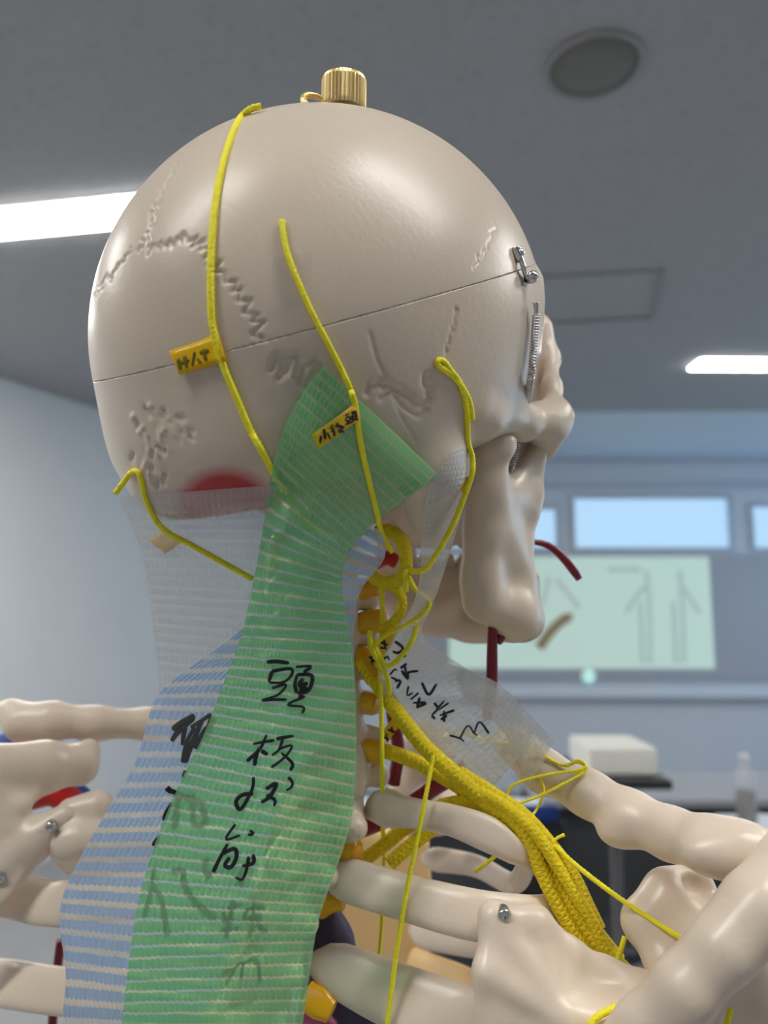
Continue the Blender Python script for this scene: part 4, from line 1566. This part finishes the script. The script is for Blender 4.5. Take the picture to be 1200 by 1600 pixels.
# green
gt = thing('green_band', 'long translucent green woven band with large black handwriting, hanging behind the neck', 'band', tuple(P(380, 1600, .25)))
g_rows = [(505, 571, sd(505, 571, .0015, .24), 683, 739, sd(683, 735, .003, .26)), (478, 605, sd(478, 605, .002, .24), 655, 765, .2555), (450, 655, sd(450, 655, .003, .24), 610, 797, .254),
          (432, 705, .243, 570, 832, .254), (424, 745, .244, 549, 855, .2545), (415, 800, .245, 540, 872, .2555), (405, 860, .246, 534, 900, .257),
          (392, 930, .247, 538, 950, .259), (375, 1000, .248, 550, 1010, .260), (350, 1065, .248, 556, 1090, .260), (320, 1145, .248, 556, 1190, .259),
          (283, 1220, .247, 550, 1275, .258), (245, 1310, .246, 530, 1345, .256), (218, 1400, .245, 503, 1420, .254), (203, 1490, .244, 490, 1480, .253),
          (190, 1600, .243, 473, 1600, .251), (172, 1740, .242, 452, 1740, .250)]
gb, gbv = strap('woven_strip', g_rows, M['green'], gt, n=220, bulge=.0015, over=[SKULL, c1v])
z2 = dict(x0=80, y0=1000, s=2.5)
kan = [
    [(842, 86), (880, 84), (930, 90)], [(862, 122), (850, 165)], [(862, 122), (935, 112), (938, 138), (905, 165), (852, 166)],
    [(862, 188), (918, 174), (885, 214), (822, 236), (870, 233), (920, 233)],
    [(955, 105), (1016, 103), (985, 126)], [(962, 132), (952, 175), (960, 208)], [(962, 134), (1018, 140), (1006, 195), (962, 210)],
    [(985, 150), (965, 178), (1002, 166)], [(1002, 168), (970, 196), (1006, 184)], [(966, 222), (988, 222), (924, 252), (985, 262), (980, 288)],
    [(788, 406), (830, 398), (872, 392)], [(842, 370), (815, 425), (764, 474)], [(812, 420), (800, 455), (794, 492)], [(820, 432), (846, 448)],
    [(880, 386), (948, 374)], [(905, 388), (888, 430), (862, 450)], [(888, 426), (940, 412), (915, 455), (860, 498)], [(898, 440), (942, 482), (934, 510)],
    [(790, 535), (786, 580), (755, 642), (735, 662), (722, 632), (745, 606), (790, 600)], [(838, 582), (880, 560), (855, 610), (820, 635)], [(840, 604), (874, 626), (870, 650)], [(925, 535), (942, 555), (938, 575), (918, 588)],
    [(720, 718), (682, 778), (738, 762)], [(775, 742), (792, 757), (768, 760)], [(690, 795), (660, 850), (632, 908)], [(668, 835), (715, 815), (724, 845), (704, 886), (678, 880), (698, 848)],
    [(788, 838), (790, 870), (745, 884)], [(772, 845), (762, 900), (745, 936), (718, 925)],
]
inkstrokes('handwriting', zm(kan, **z2), 5.2, gbv, gb)
kan2 = [[(712, 1015), (695, 1100), (680, 1168)], [(688, 1048), (745, 1030)], [(665, 1100), (722, 1088)], [(660, 1135), (738, 1122)], [(790, 1010), (785, 1120), (768, 1165)],
        [(745, 1090), (775, 1050), (832, 1042)], [(758, 1088), (815, 1078), (808, 1102)], [(798, 1110), (845, 1140)], [(670, 1060), (690, 1120)],
        [(668, 1300), (712, 1290), (680, 1350)], [(712, 1288), (745, 1262), (740, 1330)], [(745, 1266), (800, 1250), (815, 1340)]]
o = inkstrokes('handwriting', zm(kan2, **z2), 6.0, gbv, gb, off=.0007)
o['label'] = 'fainter handwriting showing through from the back of the band'

# blue
bt_ = thing('blue_band', 'striped blue woven band with black handwriting, half covered by the green band', 'band', tuple(P(240, 1600, .262)))
b_rows = [(470, 745, .262, 597, 832, .268), (455, 790, .263, 603, 868, .270), (440, 850, .264, 585, 895, .272), (420, 920, .265, 562, 925, .273), (370, 990, .265, 552, 985, .273),
          (262, 1068, .262, 552, 1050, .272), (235, 1110, .261, 530, 1120, .271), (212, 1190, .260, 480, 1190, .268), (165, 1270, .259, 435, 1260, .266), (125, 1340, .258, 410, 1340, .264),
          (98, 1400, .258, 385, 1420, .262), (93, 1450, .258, 365, 1480, .261), (103, 1520, .258, 335, 1550, .260), (97, 1600, .258, 310, 1610, .259), (93, 1740, .258, 295, 1740, .259)]
bb, bbv = strap('woven_strip', b_rows, M['blue'], bt_, n=220, bulge=.001, wave=.0007, over=[SKULL], gap=.0006)
kb_ = [[(560, 295), (500, 330), (474, 352)], [(556, 302), (495, 360), (470, 396)], [(522, 338), (512, 412)], [(625, 290), (545, 342)], [(560, 340), (530, 400), (515, 480)],
       [(592, 310), (545, 415), (520, 480)], [(612, 338), (560, 424)], [(632, 300), (600, 385)], [(450, 575), (466, 590), (492, 596)], [(526, 510), (516, 538)],
       [(476, 635), (452, 670), (440, 706)], [(420, 770), (400, 806)], [(500, 592), (480, 742)], [(482, 600), (600, 640)], [(588, 652), (602, 708), (560, 722), (550, 650)],
       [(550, 600), (552, 660)], [(402, 890), (390, 980), (360, 1086)], [(396, 960), (430, 1020), (456, 1160)], [(470, 906), (512, 900), (522, 960), (570, 1032), (642, 1086)],
       [(612, 850), (600, 890), (620, 932)], [(740, 900), (742, 962)]]
inkstrokes('handwriting', zm(kb_, **z2), 8.5, bbv, bb)
fo, _ = strap('clear_patch', [(262, 1072, .2605, 345, 1045, .2625), (252, 1110, .2600, 340, 1100, .2620), (250, 1160, .2592, 320, 1160, .2605), (238, 1205, .2588, 300, 1220, .2595)], M['film'], bb, n=20, nu=8)

# clear band at the nape
ct_ = thing('clear_band', 'colourless woven band hanging from the back of the skull, left of the green band', 'band', tuple(P(300, 1090, .27)))
c_rows = [(186, 776, .252, 432, 758, .2465), (203, 815, .256, 428, 810, .252), (220, 860, .260, 420, 860, .258), (233, 920, .264, 412, 930, .264), (240, 985, .267, 405, 1000, .268), (246, 1040, .269, 395, 1060, .270), (250, 1105, .270, 385, 1120, .272)]
cb, cbv = strap('woven_strip', c_rows, M['clear'], ct_, n=120, bulge=.001, over=[SKULL])

# clear band along the side of the neck
st_ = thing('clear_neck_band', 'narrow colourless woven band with black handwriting, from behind the jaw to the clavicle', 'band', tuple(P(740, 1150, .30)))
s_rows = [(706, 703, .258, 737, 692, .262), (686, 730, .258, 737, 722, .264), (668, 768, .259, 733, 755, .267), (661, 810, .262, 722, 800, .270), (658, 850, .265, 707, 850, .273), (657, 895, .270, 692, 900, .277), (645, 945, .277, 674, 950, .283),
          (615, 995, .286, 658, 985, .290), (592, 1045, .293, 680, 1012, .296), (606, 1098, .297, 722, 1040, .300), (645, 1150, .299, 762, 1066, .301), (700, 1198, .300, 800, 1100, .300), (758, 1245, .300, 838, 1150, .298)]
nb, nbv = strap('woven_strip', s_rows, M['clear2'], st_, n=200, nu=17, over=[SKULL])
e_rows = [(722, 1085, .3005, 700, 1036, .3005), (752, 1108, .2995, 772, 1064, .2985), (790, 1150, .298, 820, 1108, .296), (830, 1230, .296, 866, 1156, .294)]
eb, _ = strap('tape_end', e_rows, M['clear2'], st_, n=60, nu=13)
z5 = dict(x0=540, y0=960, s=5.714)
kn = [[(440, 240), (512, 300), (470, 342), (420, 330)], [(510, 372), (542, 368)], [(330, 412), (370, 375), (392, 412)],
      [(395, 540), (440, 490), (458, 502)], [(405, 560), (470, 592)], [(440, 600), (492, 590), (460, 662)], [(490, 480), (546, 440)], [(500, 500), (556, 576), (560, 520), (650, 505)], [(530, 468), (546, 540)],
      [(562, 640), (550, 722), (602, 700)], [(580, 762), (652, 700)], [(600, 790), (722, 790), (630, 832)], [(662, 740), (640, 822)], [(680, 610), (742, 716), (812, 620)],
      [(790, 790), (822, 840), (768, 902)], [(830, 830), (882, 770)], [(830, 852), (922, 790)], [(840, 902), (972, 855)], [(880, 860), (880, 962)], [(850, 942), (906, 900)], [(770, 905), (800, 935)]]
mm = [[(10, 755), (75, 775), (102, 796)], [(75, 775), (112, 705), (136, 700), (160, 740), (186, 756)], [(165, 740), (187, 680), (210, 680), (256, 746)]]
inkstrokes('handwriting', zm(kn, **z5) + zm(mm, 700, 960, 4), 4.6, nbv, nb)

dd = hit(SKULL, 310, 550, .235) - .0022
tp, tbv = tagplate(c1, [(265, 549), (340, 521), (353, 564), (281, 585)], [dd + .003, dd - .0005, dd - .0005, dd + .003], M['amber'], .0006)
inkstrokes('handwriting', [[(278, 560), (282, 578)], [(288, 556), (292, 575)], [(283, 568), (296, 562)], [(304, 550), (300, 572)], [(308, 560), (314, 568)], [(318, 545), (322, 564)], [(312, 552), (326, 548)]], 5, tbv, tp, off=-.0002, mat=plain('olive_ink', lin(120, 104, 10), 0.5))
c2 = cord('yellow cord crossing the green band with a written yellow tag on it',
          [(441, 345, N_), (444, 372, N_), (452, 405, N_), (470, 450, N_), (488, 490, N_), (510, 532, N_), (532, 575, N_), (548, 610, None), (556, 640, .2395), (563, 690, .242), (574, 740, .2445), (586, 790, .250), (597, 835, .272), (612, 862, .280)], 8.5, over=[SKULL, gbv])
tq = [(487, 679), (553, 631), (564, 654), (498, 701)]
tdm = min(hit(gbv, x, y, .24) for x, y in tq + [(525, 667)]) - .0006
tp, tbv = tagplate(c2, tq, tdm, M['tag'], .0003)
ko = [[(318, 510), (325, 560)], [(305, 542), (300, 578)], [(334, 528), (350, 560)], [(360, 490), (348, 512)], [(366, 502), (354, 526)], [(364, 514), (368, 545)], [(386, 482), (376, 500), (402, 494)], [(392, 504), (412, 498), (384, 526), (412, 518)], [(396, 514), (414, 528)],
      [(418, 448), (438, 438)], [(420, 460), (442, 452), (441, 468), (422, 474), (420, 460)], [(418, 490), (446, 478)], [(431, 472), (433, 486)], [(446, 436), (472, 427)], [(450, 442), (468, 436), (470, 460), (453, 466), (450, 442)], [(452, 453), (468, 448)], [(456, 468), (447, 483)], [(464, 462), (479, 468)]]
inkstrokes('handwriting', zm(ko, 400, 500, 3), 3.4, tbv, tp, fb=.2375)
# ear cord
c3_ = cord('looped yellow cord hanging in front of the ear opening along the clear neck band',
           [(738, 655, .2560), (734, 630, .2555), (722, 605, N_), (706, 586, N_), (694, 578, N_), (683, 570, N_), (684, 563, N_), (693, 564, N_), (703, 578, N_), (717, 596, N_), (726, 622, .2550), (730, 655, .2555), (731, 690, .2560), (738, 715, .257), (737, 742, .2565),
            (722, 785, .258), (703, 830, .260), (680, 868, .264), (664, 890, .268), (640, 893, .284)], 9, over=[SKULL])
tagplate(c3_, [(720, 766), (729, 744), (737, 748), (727, 771)], .2565, M['tag'], .0004)
# nape cord
c4 = cord('short yellow cord bent over the edge of the clear band at the nape',
          [(180, 771, .2475), (192, 755, .2470), (205, 738, .2465), (216, 736, .2465), (221, 750, .2475), (228, 780, .2495), (243, 812, .2535), (262, 832, .2565), (300, 852, .259), (350, 880, .2605), (395, 905, .262)], 9, over=[SKULL, cbv])
tagplate(c4, [(232, 842), (262, 826), (282, 848), (258, 866)], .2660, M['amber'], .0005)
# long straight cords
cord('long taut yellow cord from the braided bundle down across the ribs', [(677, 1182, .289), (664, 1250, .283), (650, 1320, .279), (634, 1400, .2755), (618, 1500, .272), (604, 1610, .268)], 7.5)
cord('upright yellow cord beside the spine, behind the taut cord', [(596, 905, .292), (597, 960, .296), (594, 1040, .296), (596, 1120, .295), (597, 1200, .294), (598, 1290, .310), (600, 1340, .325), (596, 1440, .335), (592, 1500, .336)], 7)
cord('yellow cord running from the braided bundle to the beak of the shoulder blade', [(868, 1322, .279), (900, 1352, .276), (960, 1398, .270), (1020, 1438, .264), (1078, 1476, .257), (1110, 1505, .262)], 8)
cord('yellow cord end lying on the right shoulder blade', [(915, 1612, .2385), (930, 1592, .239), (955, 1577, .2405), (988, 1566, .2430)], 11)
cord('tiny yellow cord end below the shoulder blade spine', [(1130, 1612, .230), (1137, 1595, .230), (1142, 1576, .231)], 9)
cord('short yellow thread end standing up from the braided bundle', [(862, 1330, .281), (868, 1312, .281), (882, 1304, .281)], 5)
cord('short frayed yellow cord end at the foot of the braided bundle', [(962, 1510, .274), (970, 1485, .273), (976, 1464, .273)], 8)
cord('thin yellow thread beside the rib ends left of the braided bundle', [(742, 1362, .30), (765, 1345, .30), (785, 1328, .30)], 6)

# thin looped threads over the clavicle
lg = 'thin threads over the clavicle'
cord('topmost thin yellow thread, passing behind the clear tape end to the loop over the clavicle', [(690, 1140, .3055), (740, 1150, .306), (780, 1160, .305), (820, 1164, .303), (862, 1188, .298), (882, 1196, .295), (905, 1190, .292), (915, 1200, .291), (905, 1208, .291)], 5, lg)
cord('middle thin yellow thread, looping back over the clavicle beside the tape corner', [(792, 1243, .288), (800, 1228, .288), (830, 1216, .288), (870, 1208, .288), (905, 1203, .288), (915, 1196, .289), (903, 1188, .290), (886, 1198, .291)], 4.5, lg)
cord('lowest thin yellow thread, sloping down from the loop to the braided bundle', [(806, 1257, .286), (840, 1245, .286), (880, 1225, .287), (910, 1208, .288), (917, 1197, .289), (906, 1192, .290)], 4.5, lg)
cord('short thin yellow thread hanging below the tape corner', [(842, 1213, .289), (850, 1235, .288), (840, 1262, .287), (830, 1276, .285)], 4, lg)
cord('arched thin yellow thread seen through the clear tape end', [(755, 1165, .306), (775, 1146, .306), (792, 1146, .306), (806, 1165, .305)], 4, lg)

# braided bundle of the arm nerves
bg = 'braided yellow cords of the arm nerve bundle'
bk = dict(kind='braid', mat=M['braid'], name='braided_string', pitch=.0021)
cord('thick braided yellow cord coming down from the upper neck', [(562, 1030, .304), (590, 1068, .301), (622, 1115, .297), (662, 1165, .293), (705, 1205, .289), (752, 1245, .286), (800, 1290, .284), (850, 1350, .282), (895, 1420, .279), (935, 1475, .277), (978, 1520, .276)], 26, bg, **bk)
cord('second braided yellow cord crossing from the lower neck into the bundle', [(592, 1170, .303), (640, 1186, .300), (690, 1212, .296), (740, 1245, .292), (790, 1290, .289), (835, 1345, .286), (880, 1420, .283), (920, 1480, .281), (960, 1520, .280)], 24, bg, **bk)
cord('braided yellow cord rising from the upper ribs over the first rib', [(566, 1345, .318), (600, 1320, .316), (636, 1292, .315), (680, 1268, .312)], 22, bg, **bk)
cord('lower braided yellow cord rising between the first two ribs', [(608, 1350, .306), (640, 1322, .308), (676, 1295, .311)], 22, bg, **bk)
cord('braided yellow cord arching flat over the first rib into the bundle', [(672, 1268, .297), (700, 1258, .293), (740, 1254, .290), (780, 1262, .287), (815, 1290, .2845), (850, 1335, .283), (890, 1395, .281), (930, 1455, .279), (965, 1500, .279)], 25, bg, **bk)
cord('outermost braided yellow cord on the right edge of the bundle', [(716, 1206, .2905), (770, 1240, .287), (820, 1275, .284), (862, 1322, .282), (895, 1368, .280), (918, 1415, .279), (935, 1450, .279)], 22, bg, **bk)
cord('inner braided yellow cord on the left edge of the bundle, beside the rib end', [(745, 1246, .290), (795, 1275, .2825), (828, 1320, .280), (850, 1370, .2785), (880, 1430, .277), (912, 1480, .276), (950, 1515, .276)], 24, bg, **bk)
cord('braided yellow cord in the middle of the bundle, frayed at its lower end', [(705, 1210, .2915), (755, 1240, .2855), (795, 1264, .2815), (835, 1300, .2785), (872, 1355, .277), (900, 1400, .276), (925, 1440, .2755), (950, 1490, .275), (985, 1522, .276)], 20, bg, **bk)
cord('thick braided yellow loop below the green band', [(588, 832, .286), (606, 829, .284), (624, 840, .283), (633, 862, .283), (633, 890, .284), (620, 907, .286), (596, 908, .289), (580, 898, .291)], 21, 'neck loops', **bk)
cord('braided yellow loop curling down to the orange nerve root', [(582, 905, .292), (606, 914, .289), (624, 926, .288), (628, 948, .289), (617, 970, .292), (596, 984, .296)], 16, 'neck loops', **bk)
cord('thin doubled yellow cord bending out beside the jaw', [(634, 892, .283), (650, 922, .282), (668, 936, .281), (670, 946, .281), (660, 960, .282), (630, 978, .284), (600, 994, .287), (582, 1012, .290)], 8, 'neck loops')
cord('thin yellow cord curving in front of the written neck band', [(652, 962, .288), (648, 990, .287), (635, 1015, .287), (605, 1040, .288), (580, 1000, .291), (578, 1010, .291)], 8, 'neck loops')
cord('thin yellow cord crossing the written tag', [(578, 985, .290), (580, 1012, .289), (595, 1040, .289), (606, 1062, .290), (608, 1085, .293)], 8, 'neck loops')
cord('stubby yellow cord end below the thick loop', [(633, 890, .282), (634, 908, .281), (634, 925, .281)], 9, 'neck loops')
tw = thing('yellow_tag', 'yellow written tag among the cords beside the neck', 'tag', tuple(P(600, 1020, .287)))
tp, tbv = tagplate(tw, [(572, 1028), (602, 992), (622, 990), (590, 1045)], .2905, M['tag'])
inkstrokes('handwriting', [[(594, 1003), (606, 1008)], [(600, 1000), (602, 1014)], [(594, 1012), (607, 1014)], [(576, 1026), (586, 1034)], [(580, 1024), (582, 1040)], [(576, 1034), (588, 1032)], [(588, 1014), (592, 1022)]], 3.5, tbv, tp)
tw = thing('yellow_tag', 'small yellow written tag under the thick braided cord', 'tag', tuple(P(608, 1145, .30)))
tp, tbv = tagplate(tw, [(595, 1146), (612, 1124), (628, 1130), (606, 1160)], .3010, M['tag'])
inkstrokes('handwriting', [[(606, 1140), (618, 1144)], [(612, 1136), (613, 1146)], [(600, 1152), (608, 1156)], [(604, 1146), (605, 1160)]], 3.5, tbv, tp)
# clear tape piece stuck on the temple
dq = [sd(x, y, .0004, .24) for x, y in ((427, 402), (487, 396), (427, 486), (487, 478))]
fo, _ = strap('clear_tape', [(427, 402, dq[0], 487, 396, dq[1]), (427, 430, sd(427, 430, .0006, .24), 487, 424, sd(487, 424, .0006, .24)), (427, 458, sd(427, 458, .0006, .24), 487, 452, sd(487, 452, .0006, .24)), (427, 486, dq[2], 487, 478, dq[3])], M['film'], None, n=16, nu=8)
tag(fo, 'small square of clear sticky tape on the side of the skull', 'tape')
